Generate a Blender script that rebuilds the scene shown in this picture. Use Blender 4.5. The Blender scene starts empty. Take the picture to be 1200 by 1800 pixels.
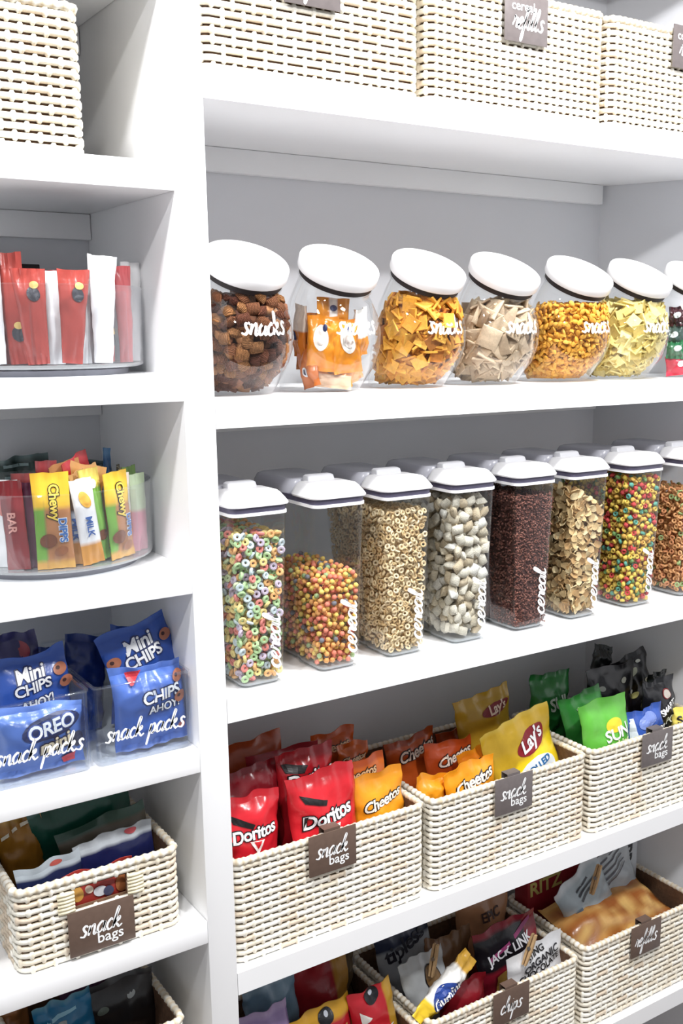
import bpy, bmesh, math, random
from mathutils import Vector, Matrix, noise
SC = bpy.context.scene
COL = SC.collection
PI = math.pi

# ------------------------------------------------------------------ camera
def setup_camera():
    f, cx, cy, yaw, pitch, roll = 1851.77, 701.96, 958.87, .598919, -.202514, -.004197
    fw = Vector((math.sin(yaw)*math.cos(pitch), math.cos(yaw)*math.cos(pitch), math.sin(pitch)))
    rt = Vector((math.cos(yaw), -math.sin(yaw), 0)); up = rt.cross(fw)
    r2 = math.cos(roll)*rt + math.sin(roll)*up
    u2 = -math.sin(roll)*rt + math.cos(roll)*up
    m = Matrix((r2, u2, -fw)).transposed().to_4x4()
    m.translation = Vector((0, -1.45, 0))
    cam = bpy.data.cameras.new('camera'); o = bpy.data.objects.new('camera', cam)
    COL.objects.link(o); o.matrix_world = m
    cam.sensor_fit = 'VERTICAL'; cam.sensor_height = 36.0
    cam.lens = f*36.0/1800.0
    cam.shift_x = (600-cx)/1800.0
    cam.shift_y = (cy-900)/1800.0
    cam.clip_start = .02
    SC.camera = o
setup_camera()

# ------------------------------------------------------------------ light
w = bpy.data.worlds.new('world'); SC.world = w; w.use_nodes = True
bg = w.node_tree.nodes['Background']
bg.inputs[0].default_value = (.92, .96, 1, 1); bg.inputs[1].default_value = .23
SC.view_settings.view_transform = 'Standard'
SC.view_settings.look = 'None'
SC.view_settings.exposure = .75
SC.view_settings.gamma = 1
SC.view_settings.use_curve_mapping = False
SC.cycles.transparent_max_bounces = 32
SC.cycles.max_bounces = 8
LAMPS = [(.02, -.52, 1.055), (1.25, -.62, 1.055), (-.1, -1.25, 1.055), (1.15, -1.35, 1.055)]  # last two are added farther out to brighten the lower fronts
LAMP_POWER = (11.5, 17.5, 11.5, 17.5)

# ------------------------------------------------------------------ helpers
def lin(c):
    out = []
    for v in c[:3]:
        v = v/255.0
        out.append(v/12.92 if v <= .04045 else ((v+.055)/1.055)**2.4)
    return (out[0], out[1], out[2], 1.0)

MATS = {}
def mat(name, rgb=(255, 255, 255), rough=.5, metal=0., spec=.5, var=0., vscale=40., bump=0., bscale=200., attr=None, objcol=False, emit=0.):
    if name in MATS: return MATS[name]
    m = bpy.data.materials.new(name); m.use_nodes = True
    nt = m.node_tree; N = nt.nodes; L = nt.links
    b = N['Principled BSDF']
    b.inputs['Roughness'].default_value = rough; b.inputs['Metallic'].default_value = metal
    b.inputs['Specular IOR Level'].default_value = spec
    b.inputs['Base Color'].default_value = lin(rgb)
    src = None
    if attr:
        a = N.new('ShaderNodeAttribute'); a.attribute_name = attr; src = a.outputs['Color']
    if objcol:
        a = N.new('ShaderNodeObjectInfo'); src = a.outputs['Color']
    tc = None
    if var > 0 or bump > 0:
        tc = N.new('ShaderNodeTexCoord')
    if var > 0:
        n = N.new('ShaderNodeTexNoise'); n.inputs['Scale'].default_value = vscale; n.inputs['Detail'].default_value = 4
        L.new(tc.outputs['Object'], n.inputs['Vector'])
        mr = N.new('ShaderNodeMapRange'); mr.inputs['From Min'].default_value = .25; mr.inputs['From Max'].default_value = .75
        mr.inputs['To Min'].default_value = 1-var; mr.inputs['To Max'].default_value = 1+var*.6
        L.new(n.outputs['Fac'], mr.inputs['Value'])
        mx = N.new('ShaderNodeMix'); mx.data_type = 'RGBA'; mx.blend_type = 'MULTIPLY'; mx.inputs[0].default_value = 1
        if src: L.new(src, mx.inputs[6])
        else: mx.inputs[6].default_value = lin(rgb)
        L.new(mr.outputs['Result'], mx.inputs[7]); src = mx.outputs[2]
    if src: L.new(src, b.inputs['Base Color'])
    if bump > 0:
        n2 = N.new('ShaderNodeTexNoise'); n2.inputs['Scale'].default_value = bscale; n2.inputs['Detail'].default_value = 3
        L.new(tc.outputs['Object'], n2.inputs['Vector'])
        bp = N.new('ShaderNodeBump'); bp.inputs['Strength'].default_value = bump; bp.inputs['Distance'].default_value = .002
        L.new(n2.outputs['Fac'], bp.inputs['Height']); L.new(bp.outputs['Normal'], b.inputs['Normal'])
    if emit > 0:
        b.inputs['Emission Color'].default_value = lin(rgb); b.inputs['Emission Strength'].default_value = emit
    MATS[name] = m
    return m

def glass(name, tint=(250, 252, 253), ior=1.45, rough=.03, haze=.0):
    if name in MATS: return MATS[name]
    m = bpy.data.materials.new(name); m.use_nodes = True
    nt = m.node_tree; N = nt.nodes; L = nt.links
    for n in list(N):
        if n.type == 'BSDF_PRINCIPLED': N.remove(n)
    out = [n for n in N if n.type == 'OUTPUT_MATERIAL'][0]
    tr = N.new('ShaderNodeBsdfTransparent'); tr.inputs[0].default_value = lin(tint)
    gl = N.new('ShaderNodeBsdfGlossy'); gl.inputs['Roughness'].default_value = rough; gl.inputs[0].default_value = (1, 1, 1, 1)
    lw = N.new('ShaderNodeLayerWeight'); lw.inputs[0].default_value = .5
    pw = N.new('ShaderNodeMath'); pw.operation = 'POWER'; pw.inputs[1].default_value = 3.6; L.new(lw.outputs['Facing'], pw.inputs[0])
    fr = N.new('ShaderNodeMath'); fr.operation = 'MULTIPLY_ADD'; fr.inputs[1].default_value = .75; fr.inputs[2].default_value = .035; L.new(pw.outputs[0], fr.inputs[0])
    mx = N.new('ShaderNodeMixShader')
    L.new(fr.outputs[0], mx.inputs[0]); L.new(tr.outputs[0], mx.inputs[1]); L.new(gl.outputs[0], mx.inputs[2])
    last = mx
    if haze > 0:
        df = N.new('ShaderNodeBsdfDiffuse'); df.inputs[0].default_value = lin((235, 238, 240))
        m2 = N.new('ShaderNodeMixShader'); m2.inputs[0].default_value = haze
        L.new(mx.outputs[0], m2.inputs[1]); L.new(df.outputs[0], m2.inputs[2]); last = m2
    L.new(last.outputs[0], out.inputs[0])
    MATS[name] = m
    return m

class MB:
    def __init__(s): s.v = []; s.f = []; s.c = []; s.cur = (1, 1, 1, 1)
    def vert(s, p): s.v.append(tuple(p)); s.c.append(s.cur); return len(s.v)-1
    def box(s, a, b):
        i = len(s.v)
        for z in (a[2], b[2]):
            for x, y in ((a[0], a[1]), (b[0], a[1]), (b[0], b[1]), (a[0], b[1])): s.vert((x, y, z))
        for q in ((0, 3, 2, 1), (4, 5, 6, 7), (0, 1, 5, 4), (1, 2, 6, 5), (2, 3, 7, 6), (3, 0, 4, 7)): s.f.append([i+k for k in q])
    def prism(s, poly, z0, z1):
        n = len(poly); i = len(s.v)
        for z in (z0, z1):
            for x, y in poly: s.vert((x, y, z))
        for k in range(n): s.f.append([i+k, i+(k+1) % n, i+n+(k+1) % n, i+n+k])
        s.f.append([i+k for k in range(n)][::-1]); s.f.append([i+n+k for k in range(n)])
    def loft(s, loops, cap0=True, cap1=True, closed=True):
        n = len(loops[0]); i = len(s.v)
        for lp in loops:
            for p in lp: s.vert(p)
        for r in range(len(loops)-1):
            for k in range(n if closed else n-1):
                k2 = (k+1) % n
                s.f.append([i+r*n+k, i+r*n+k2, i+(r+1)*n+k2, i+(r+1)*n+k])
        if cap0: s.f.append([i+k for k in range(n)][::-1])
        if cap1: s.f.append([i+(len(loops)-1)*n+k for k in range(n)])
    def lathe(s, prof, seg=40, c=(0, 0, 0), cap0=True, cap1=True):
        s.loft([[(c[0]+r*math.cos(2*PI*k/seg), c[1]+r*math.sin(2*PI*k/seg), c[2]+z) for k in range(seg)] for r, z in prof], cap0, cap1)
    def tube(s, pts, r, seg=8, closed=False):
        n = len(pts); loops = []
        for k, p in enumerate(pts):
            p = Vector(p)
            a = Vector(pts[k-1] if (k or closed) else pts[0]); b = Vector(pts[(k+1) % n] if (k < n-1 or closed) else pts[-1])
            d = (b-a).normalized(); u = d.cross(Vector((0, 0, 1)))
            if u.length < 1e-4: u = d.cross(Vector((0, 1, 0)))
            u.normalize(); v = d.cross(u)
            loops.append([p+r*(math.cos(2*PI*j/seg)*u+math.sin(2*PI*j/seg)*v) for j in range(seg)])
        if closed: loops.append(loops[0]); s.loft(loops, False, False)
        else: s.loft(loops)
    def add(s, verts, faces, M=None, col=None):
        i = len(s.v)
        if col: s.cur = col
        for p in verts: s.vert(M @ Vector(p) if M else p)
        for f in faces: s.f.append([i+k for k in f])
    def mesh(s, name, m, smooth=True, ang=40, color=False):
        me = bpy.data.meshes.new(name); me.from_pydata([tuple(p) for p in s.v], [], s.f)
        if color:
            at = me.color_attributes.new('Col', 'FLOAT_COLOR', 'POINT')
            at.data.foreach_set('color', [x for c in s.c for x in c])
        if m: me.materials.append(m)
        if smooth:
            me.shade_smooth()
            if ang: me.set_sharp_from_angle(angle=math.radians(ang))
        me.update()
        return me
    def build(s, name, m, parent=None, **k):
        return link(name, s.mesh(name, m, **k), parent)

def link(name, me, parent=None, loc=None):
    o = bpy.data.objects.new(name, me); COL.objects.link(o)
    if parent: o.parent = parent
    if loc: o.location = loc
    return o
def empty(name, loc=(0, 0, 0), rot=(0, 0, 0)):
    o = bpy.data.objects.new(name, None); COL.objects.link(o); o.location = loc; o.rotation_euler = rot
    o.empty_display_size = .02
    return o
def tag(o, label, cat, group=None):
    o['label'] = label; o['category'] = cat
    if group: o['group'] = group
    return o
def struct(o):
    o['kind'] = 'structure'; return o
def rpoly(pts, seg=4):
    """rounded polygon: pts = (x, y, r)"""
    out = []; n = len(pts)
    for i in range(n):
        p = Vector(pts[i][:2]); a = Vector(pts[i-1][:2]); b = Vector(pts[(i+1) % n][:2]); r = pts[i][2]
        if r <= 0: out.append((p.x, p.y)); continue
        u = (a-p); v = (b-p); r = min(r, u.length*.49, v.length*.49)
        p0 = p+u.normalized()*r; p1 = p+v.normalized()*r
        for k in range(seg+1):
            t = k/seg; q = (1-t)**2*p0+2*t*(1-t)*p+t*t*p1; out.append((q.x, q.y))
    return out
def rrect(x0, y0, x1, y1, r, seg=4):
    return rpoly([(x0, y0, r), (x1, y0, r), (x1, y1, r), (x0, y1, r)], seg)
def boxobj(name, a, b, m, parent=None, bev=.0015):
    bm = bmesh.new(); bmesh.ops.create_cube(bm, size=1)
    for v in bm.verts:
        v.co = Vector([(a[i]+b[i])/2+v.co[i]*(b[i]-a[i]) for i in range(3)])
    if bev: bmesh.ops.bevel(bm, geom=list(bm.edges), offset=bev, segments=2, affect='EDGES', profile=.5)
    me = bpy.data.meshes.new(name); bm.to_mesh(me); bm.free(); me.materials.append(m)
    me.shade_smooth(); me.set_sharp_from_angle(angle=math.radians(30))
    return link(name, me, parent)

# ---- block lettering with the built-in font, brush script with own strokes
FCACHE = {}
def block2d(text, offset=0., shear=0., spacing=1.):
    key = (text, offset, shear, spacing)
    if key in FCACHE: return FCACHE[key]
    cu = bpy.data.curves.new('t', 'FONT'); cu.body = text; cu.resolution_u = 3; cu.offset = offset; cu.shear = shear
    cu.space_character = spacing; cu.align_x = 'CENTER'; cu.fill_mode = 'FRONT'
    o = bpy.data.objects.new('t', cu); COL.objects.link(o)
    dg = bpy.context.evaluated_depsgraph_get(); dg.update()
    me = bpy.data.meshes.new_from_object(o.evaluated_get(dg))
    V = [(v.co.x, v.co.y) for v in me.vertices]; F = [list(p.vertices) for p in me.polygons]
    bpy.data.objects.remove(o); bpy.data.curves.remove(cu); bpy.data.meshes.remove(me)
    FCACHE[key] = (V, F)
    return V, F
def fit2d(V, width=None, height=None, rot=0., cx=0., cy=0., ref=None):
    R = ref or V
    x0 = min(p[0] for p in R); x1 = max(p[0] for p in R); y0 = min(p[1] for p in R); y1 = max(p[1] for p in R)
    s = width/(x1-x0) if width else height/(y1-y0)
    sy = height/(y1-y0) if (width and height) else s
    c, sn = math.cos(rot), math.sin(rot); out = []
    for x, y in V:
        a = (x-(x0+x1)/2)*s; b = (y-(y0+y1)/2)*sy
        out.append((cx+a*c-b*sn, cy+a*sn+b*c))
    return out
GLY = {
 's': (.72, [[(.62, .82), (.45, 1.02), (.22, .86), (.34, .56), (.52, .32), (.36, .0), (.0, .1)]]),
 'n': (.82, [[(.08, .95), (.1, .5), (.06, .0)], [(.08, .25), (.24, .75), (.46, .96), (.54, .6), (.54, .12), (.66, .0), (.86, .2)]]),
 'a': (.86, [[(.6, .84), (.36, 1.0), (.06, .62), (.1, .1), (.34, .06), (.58, .5), (.66, .95), (.6, .35), (.68, .02), (.9, .2)]]),
 'c': (.66, [[(.52, .78), (.4, 1.0), (.12, .72), (.06, .26), (.28, .0), (.5, .1), (.7, .3)]]),
 'k': (.82, [[(-.05, .25), (.22, 1.2), (.36, 1.75), (.27, 1.95), (.16, 1.6), (.08, .9), (.04, .0)], [(.06, .35), (.3, .85), (.5, .95), (.48, .68), (.16, .5), (.36, .25), (.58, .0), (.84, .2)]]),
 'e': (.62, [[(-.04, .25), (.3, .5), (.5, .8), (.34, 1.02), (.08, .65), (.1, .15), (.32, .0), (.64, .25)]]),
 'r': (.66, [[(-.02, .2), (.14, .7), (.16, 1.08), (.26, .86), (.5, .86), (.46, .4), (.5, .06), (.7, .22)]]),
 'l': (.5, [[(-.04, .25), (.26, 1.1), (.38, 1.75), (.28, 1.95), (.14, 1.4), (.08, .5), (.2, .0), (.52, .25)]]),
 'p': (.74, [[(.12, 1.0), (.04, .0), (-.1, -1.1)], [(.03, .2), (.24, .85), (.5, .9), (.54, .4), (.34, .02), (.1, .12)], [(.34, .02), (.76, .2)]]),
 'h': (.78, [[(-.05, .2), (.24, 1.3), (.35, 1.8), (.26, 1.95), (.13, 1.4), (.04, .0)], [(.06, .25), (.24, .8), (.46, .9), (.5, .4), (.56, .02), (.8, .2)]]),
 'i': (.42, [[(-.02, .25), (.12, .95), (.08, .25), (.2, .0), (.44, .22)], [(.22, 1.4), (.25, 1.5)]]),
 'f': (.5, [[(-.02, .2), (.3, 1.2), (.44, 1.8), (.34, 1.98), (.22, 1.4), (.06, .1), (-.08, -.9), (.06, -1.0), (.14, -.4), (.18, .1), (.5, .25)]]),
 ' ': (.55, []),
}
def catmull(P, n=5):
    if len(P) < 3: return P
    out = []
    for i in range(len(P)-1):
        p0 = P[max(i-1, 0)]; p1 = P[i]; p2 = P[i+1]; p3 = P[min(i+2, len(P)-1)]
        for k in range(n):
            t = k/n
            out.append(tuple(.5*((2*p1[j])+(-p0[j]+p2[j])*t+(2*p0[j]-5*p1[j]+4*p2[j]-p3[j])*t*t+(-p0[j]+3*p1[j]-3*p2[j]+p3[j])*t**3) for j in (0, 1)))
    out.append(P[-1]); return out
def script2d(word, wid=.2, slant=.22):
    key = (word, wid, slant)
    if key in FCACHE: return FCACHE[key]
    V = []; F = []; x = 0
    for ch in word:
        adv, strokes = GLY[ch]
        for st in strokes:
            P = [(x+a+slant*b, b) for a, b in catmull(st)]
            n = len(P); base = len(V)
            for k, p in enumerate(P):
                a = P[max(k-1, 0)]; b = P[min(k+1, n-1)]
                dx, dy = b[0]-a[0], b[1]-a[1]; L = math.hypot(dx, dy) or 1
                nx, ny = -dy/L, dx/L
                ww = wid*.5*(1.15 if dy < 0 else .78)
                if k in (0, n-1): ww *= .6
                V += [(p[0]-nx*ww, p[1]-ny*ww), (p[0]+nx*ww, p[1]+ny*ww)]
            for k in range(n-1):
                b0 = base+2*k; F.append([b0, b0+2, b0+3, b0+1])
        x += adv
    FCACHE[key] = (V, F)
    return V, F
def decal(name, V, F, f, m, parent, label=None):
    """flat print laid on a surface; f maps (x, z) to a point on it"""
    me = bpy.data.meshes.new(name); me.from_pydata([tuple(f(x, z)) for x, z in V], [], F)
    me.materials.append(m)
    o = link(name, me, parent)
    if label: o['label'] = label
    return o

WHITE = mat('white_paint', (250, 250, 251), rough=.38, var=.015, vscale=8)
WALLM = mat('wall_paint', (226, 227, 231), rough=.6, var=.02, vscale=6)
CLEAR = glass('clear_plastic')
CLEARJ = glass('clear_jar', tint=(249, 250, 250), rough=.02)
LIDW = mat('white_plastic', (250, 249, 250), rough=.3)
INK_W = mat('white_vinyl', (252, 252, 252), rough=.5)

# ------------------------------------------------------------------ room shell
FLOOR, CEIL, YB = -1.85, 1.08, .38
def wallx(y): return 1.812+(YB-y)*.42
XP0, XP1, XL = .612, .6605, -.02
struct(boxobj('floor', (-1.6, -3.2, FLOOR-.05), (3.4, YB+.1, FLOOR), mat('floor_wood', (128, 118, 112), rough=.45, var=.2, vscale=5), bev=0))
struct(boxobj('ceiling', (-1.6, -3.2, CEIL), (3.4, YB+.1, CEIL+.05), WALLM, bev=0))
struct(boxobj('wall_back', (-1.6, YB, FLOOR), (1.9, YB+.08, CEIL), WALLM, bev=0))
b = MB(); b.prism([(wallx(YB), YB), (wallx(-3.2), -3.2), (wallx(-3.2)+.1, -3.2), (wallx(YB)+.1, YB)][::-1], FLOOR, CEIL)
struct(b.build('wall_right', WALLM, smooth=False))
struct(boxobj('wall_partition', (XP0, 0, FLOOR), (XP1, YB, CEIL), WHITE, bev=.0012))
struct(boxobj('wall_left', (XL-.05, 0, FLOOR), (XL, YB, CEIL), WHITE, bev=.0012))

RS = [(.782, .822, 'white shelf board above the top woven refill baskets'),
      (.3187, .360, 'white shelf board carrying the top woven refill baskets'),
      (-.1445, -.1014, 'white shelf board carrying the row of slanted snack jars'),
      (-.608, -.567, 'white shelf board carrying the row of cereal dispensers'),
      (-1.0875, -1.047, 'white shelf board carrying the woven baskets of chip bags'),
      (-1.551, -1.511, 'white shelf board carrying the baskets of crackers and jerky')]
LS = [(.4815, .520, 'narrow white shelf board above the lone woven basket'),
      (.191, .2295, 'narrow white shelf board under the lone woven basket'),
      (-.1015, -.063, 'narrow white shelf board under the turntable of red and white sachets'),
      (-.3898, -.351, 'narrow white shelf board under the turntable of granola bars'),
      (-.6776, -.639, 'narrow white shelf board under the clear cookie bins'),
      (-.973, -.934, 'narrow white shelf board under the woven basket with a handle hole'),
      (-1.264, -1.226, 'narrow white shelf board under the woven basket of dark packets')]
tn = 0
for i, (z0, z1, lab) in enumerate(RS):
    m = MB(); g = .0006
    m.prism([(XP1+g, 0), (wallx(0)-g, 0), (wallx(YB)-g, YB-g), (XP1+g, YB-g)], z0, z1)
    tag(m.build('shelf', WHITE, smooth=False), lab, 'shelf', 'wide shelves')
    tn += 1
    struct(boxobj('trim_%d' % tn, (XP1+.001, YB-.02, z0-.042), (wallx(YB)-.012, YB-.0005, z0-.0005), WHITE, bev=.001))
for i, (z0, z1, lab) in enumerate(LS):
    tag(boxobj('shelf', (XL+.0006, 0, z0), (XP0-.0006, YB-.0006, z1), WHITE, bev=.0008), lab, 'shelf', 'narrow shelves')
    tn += 1
    struct(boxobj('trim_%d' % tn, (XL+.001, YB-.02, z0-.042), (XP0-.001, YB-.0005, z0-.0005), WHITE, bev=.001))

for i, (x, y, z) in enumerate(LAMPS):
    e = empty('ceiling_light', (x, y, z)); tag(e, ('round recessed ceiling light close above the narrow shelves', 'round recessed ceiling light close above the wide shelves', 'added round ceiling light farther out that brightens the narrow shelf fronts', 'added round ceiling light farther out that brightens the wide shelf fronts')[i], 'ceiling light', 'recessed ceiling lights')
    m = MB(); m.lathe([(.075, .024), (.098, .024), (.1, .012), (.075, .008)], 32, cap0=False, cap1=False); m.build('trim_ring', LIDW, e)
    m = MB(); m.lathe([(.0745, .012), (.0745, .02)], 32); m.build('diffuser', mat('lamp_glow', (255, 250, 244), emit=12.), e)
    L = bpy.data.lights.new('lamp', 'AREA'); L.shape = 'DISK'; L.size = .14; L.energy = LAMP_POWER[i]; L.color = (.99, .995, 1)
    lo = bpy.data.objects.new('lamp', L); COL.objects.link(lo); lo.parent = e; lo.location = (0, 0, .004)

# ------------------------------------------------------------------ woven baskets
RATTAN = mat('rattan', attr='Col', rough=.55, var=.12, vscale=160, bump=.25, bscale=500)
SHADE_LINER = mat('rattan_gap_shade', (112, 82, 60), rough=.8, var=.3, vscale=120, bump=.4, bscale=150)  # dark brown stands in for the shade in the weave gaps
STRAND_COLS = [(245, 240, 226), (241, 233, 216), (248, 244, 233), (236, 225, 204), (243, 236, 220), (230, 213, 190), (246, 241, 229)]
def ring_path(W, D, r, n):
    hx, hy = W/2-r, D/2-r
    segs = [('l', (-hx, -D/2), (hx, -D/2)), ('a', (hx, -hy), -PI/2), ('l', (W/2, -hy), (W/2, hy)), ('a', (hx, hy), 0),
            ('l', (hx, D/2), (-hx, D/2)), ('a', (-hx, hy), PI/2), ('l', (-W/2, hy), (-W/2, -hy)), ('a', (-hx, -hy), PI)]
    lens = [math.hypot(s[2][0]-s[1][0], s[2][1]-s[1][1]) if s[0] == 'l' else r*PI/2 for s in segs]
    tot = sum(lens); out = []
    for k in range(n):
        d = tot*k/n
        for s, l in zip(segs, lens):
            if d <= l: break
            d -= l
        t = d/l
        if s[0] == 'l':
            x = s[1][0]+(s[2][0]-s[1][0])*t; y = s[1][1]+(s[2][1]-s[1][1])*t
            dx, dy = s[2][0]-s[1][0], s[2][1]-s[1][1]; q = math.hypot(dx, dy); nx, ny = dy/q, -dx/q
        else:
            a = s[2]+t*PI/2; nx, ny = math.cos(a), math.sin(a); x, y = s[1][0]+r*nx, s[1][1]+r*ny
        out.append((x, y, nx, ny))
    return out, tot
def strand_mesh(W, D, hz, par, rnd, gap=None, spp=18, sl=.033):
    tot = ring_path(W, D, .016, 8)[1]; N = round(tot/sl)
    P, _ = ring_path(W, D, .016, N*spp)
    loops = []; cols = []
    C = [lin(rnd.choice(STRAND_COLS)) for _ in range(N+1)]
    keep = []
    for k, (x, y, nx, ny) in enumerate(P):
        if gap and ny < -.9 and gap[0] < x < gap[1]: continue
        ph = (k/spp+.5*par) % 1.0; e_ = min(ph, 1-ph); b = min(1., max(0., (e_-.055)/.05))
        o = .0016-.0014*b+.0006*math.sin(PI*ph); rz = hz*(1.24-.50*b)
        lp = [(x+nx*(o+q), y+ny*(o+q), rz*zz) for q, zz in ((.0034, -.42), (.0034, .42), (.0016, .90), (-.003, .98), (-.003, -.98), (.0016, -.90))]
        loops.append(lp); cols.append(C[int(k/spp+.5*par) % N]); keep.append(k)
    if gap:                                   # start the open strand just after the gap
        cut = max(range(1, len(keep)), key=lambda i: keep[i]-keep[i-1])
        loops = loops[cut:]+loops[:cut]; cols = cols[cut:]+cols[:cut]
    m = MB()
    for lp, c in zip(loops, cols):
        m.cur = c
        for p in lp: m.vert(p)
    n = len(loops)
    for r in range(n if not gap else n-1):
        for k in range(6):
            m.f.append([r*6+k, r*6+(k+1) % 6, ((r+1) % n)*6+(k+1) % 6, ((r+1) % n)*6+k])
    if gap: m.f.append(list(range(6))[::-1]); m.f.append([(n-1)*6+k for k in range(6)])
    return m.mesh('strand', RATTAN, ang=0, color=True)
def basket(label, x0, x1, y0, y1, z0, z1, rows, seed, hole=None, group='woven baskets'):
    rnd = random.Random(seed)
    W, D, H = x1-x0-.006, y1-y0-.006, z1-z0
    e = empty('woven_basket', ((x0+x1)/2, (y0+y1)/2, z0)); tag(e, label, 'basket', group)
    rimh = .011; pitch = (H-rimh)/rows
    ms = [strand_mesh(W, D, pitch*.5, p, rnd) for p in (0, 1)]
    mg = [strand_mesh(W, D, pitch*.5, p, rnd, (hole[0]-e.location.x, hole[1]-e.location.x)) for p in (0, 1)] if hole else None
    for i in range(rows):
        zc = (i+.5)*pitch
        me = ms[i % 2]
        if hole and hole[2] < z0+zc < hole[3]: me = mg[i % 2]
        o = link('strand', me, e, (0, 0, zc))
        if i % 4 > 1: o.rotation_euler = (0, 0, PI)      # turn some rows round so colours do not line up
        if hole: o.rotation_euler = (0, 0, 0)
    # braided rim
    m = MB(); P, tot = ring_path(W+.001, D+.001, .016, int(ring_path(W, D, .016, 8)[1]/.0045)); n = len(P)
    for k, (x, y, nx, ny) in enumerate(P):
        m.cur = lin(STRAND_COLS[(k//3) % 2+1]) if k % 3 else lin((214, 196, 165))
        rr = .0062+.0011*math.sin(2*PI*k/3)
        for j in range(8):
            a = 2*PI*j/8
            m.vert((x+nx*rr*math.cos(a), y+ny*rr*math.cos(a), H-.0062+rr*math.sin(a)))
    for r in range(n):
        for k in range(8): m.f.append([r*8+k, r*8+(k+1) % 8, ((r+1) % n)*8+(k+1) % 8, ((r+1) % n)*8+k])
    m.build('rim', RATTAN, e, ang=0, color=True)
    # lining: added thin inner wall and base, dark to paint shade between strands
    t = .003; m = MB()
    def rect(w, d, z): return [(x, y, z) for x, y in rrect(-w/2, -d/2, w/2, d/2, .014, 3)]
    if not hole:
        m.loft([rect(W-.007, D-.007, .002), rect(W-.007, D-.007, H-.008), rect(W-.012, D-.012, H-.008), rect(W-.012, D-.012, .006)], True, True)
        m.build('shade_lining', SHADE_LINER, e, smooth=False)
    else:
        hx0, hx1 = hole[0]-e.location.x, hole[1]-e.location.x; hz0, hz1 = hole[2]-z0, hole[3]-z0
        a, bq, tt = W/2-.0035, D/2-.0035, .0025
        for q in (((-a, -bq, .002), (a, bq, .006)), ((-a, bq-tt, .006), (a, bq, H-.008)), ((-a, -bq, .006), (-a+tt, bq-tt, H-.008)), ((a-tt, -bq, .006), (a, bq-tt, H-.008)),
                  ((-a+tt, -bq, .006), (a-tt, -bq+tt, hz0)), ((-a+tt, -bq, hz1), (a-tt, -bq+tt, H-.008)), ((-a+tt, -bq, hz0), (hx0, -bq+tt, hz1)), ((hx1, -bq, hz0), (a-tt, -bq+tt, hz1))):
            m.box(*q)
        m.build('shade_lining', SHADE_LINER, e, smooth=False)
        for sx in (hx0-.012, hx1+.012):
            m = MB(); m.cur = lin((240, 230, 200))
            for k in range(6):
                zz = hz0-.002+(hz1-hz0+.004)*(k+.5)/6
                m.tube([(sx-.0125, -D/2-.0045, zz), (sx, -D/2-.0062, zz), (sx+.0125, -D/2-.0045, zz)], (hz1-hz0)/11, 6)
            m.build('handle_binding', RATTAN, e, ang=0, color=True)
    return e

TAGM = mat('tag_brown', (104, 84, 73), rough=.4, var=.12, vscale=90)
TAGG = mat('tag_grey', (112, 104, 103), rough=.35, var=.12, vscale=90)
CLIPM = mat('tag_clip', (226, 218, 204), rough=.35)
def hang_tag(label, xc, ztop, y, lines, m=TAGM, w=.095, h=.075, clip=True, tilt=0., rest=None):
    """clip-on plaque hung from a rim; lines: (kind, text, x, z, width)"""
    e = empty('label_tag', (xc, y, ztop), (0, tilt, 0)); tag(e, label, 'label tag', 'clip-on label tags')
    plq = boxobj('plaque', (-w/2, -.0022, -h), (w/2, .0, 0), m, e, bev=.0006)
    if clip:
        mb = MB(); mb.box((-.016, -.0006, -.001), (.016, .0004, .0052)); mb.box((-.016, .0004, .0046), (.016, .0185, .0052)); mb.box((-.016, .018, -.02), (.016, .0185, .0046))
        mb.build('clip', m, e, smooth=False)
    for kind, text, x, z, wd in lines:
        V, F = script2d(text, .2) if kind == 's' else block2d(text, .012)
        V = fit2d(V, width=wd, cx=x, cy=z)
        decal('lettering', V, F, lambda a, c: (a, -.0027, c), INK_W, plq)
    return e
SB = [('s', 'snack', -.002, -.028, .066), ('b', 'bags', .012, -.056, .040)]
CR = [('b', 'cereal', -.008, -.018, .05), ('s', 'refills', .004, -.045, .072)]

basket('big woven basket standing on the top shelf against the white upright', .668, 1.046, .018, .31, .3605, .552, 15, 1)
basket('big woven basket in the middle of the top shelf with a cereal refills tag', 1.060, 1.452, .018, .31, .3605, .552, 15, 2)
basket('big woven basket at the wall end of the top shelf', 1.466, 1.842, .018, .29, .3605, .552, 15, 3)
basket('lone woven basket on the narrow shelf above the sachet turntable', .105, .497, .018, .31, .230, .420, 15, 4)
basket('woven basket full of red and orange chip bags beside the upright', .668, 1.058, .02, .315, -1.0465, -.856, 15, 5)
basket('woven basket holding yellow and orange snack bags', 1.075, 1.470, .02, .315, -1.0465, -.858, 15, 6)
basket('woven basket holding green, black and blue chip bags', 1.487, 1.850, .02, .285, -1.0465, -.858, 15, 7)
basket('woven basket of purple and red packets on the lowest wide shelf', .668, 1.052, .02, .315, -1.5105, -1.322, 15, 8)
basket('woven basket with a chips tag holding jerky and candy packets', 1.073, 1.467, .02, .315, -1.5105, -1.322, 15, 9)
basket('woven basket with a refills tag holding cracker packs', 1.486, 1.855, .02, .285, -1.5105, -1.312, 15, 10)
basket('small woven basket with a handle hole and snack bags tag', .322, .575, .016, .27, -.9335, -.797, 11, 11, hole=(.407, .490, -.852, -.822))
basket('small woven basket of dark packets on the lowest narrow shelf', .318, .572, .016, .27, -1.2255, -1.100, 10, 12)

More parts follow.
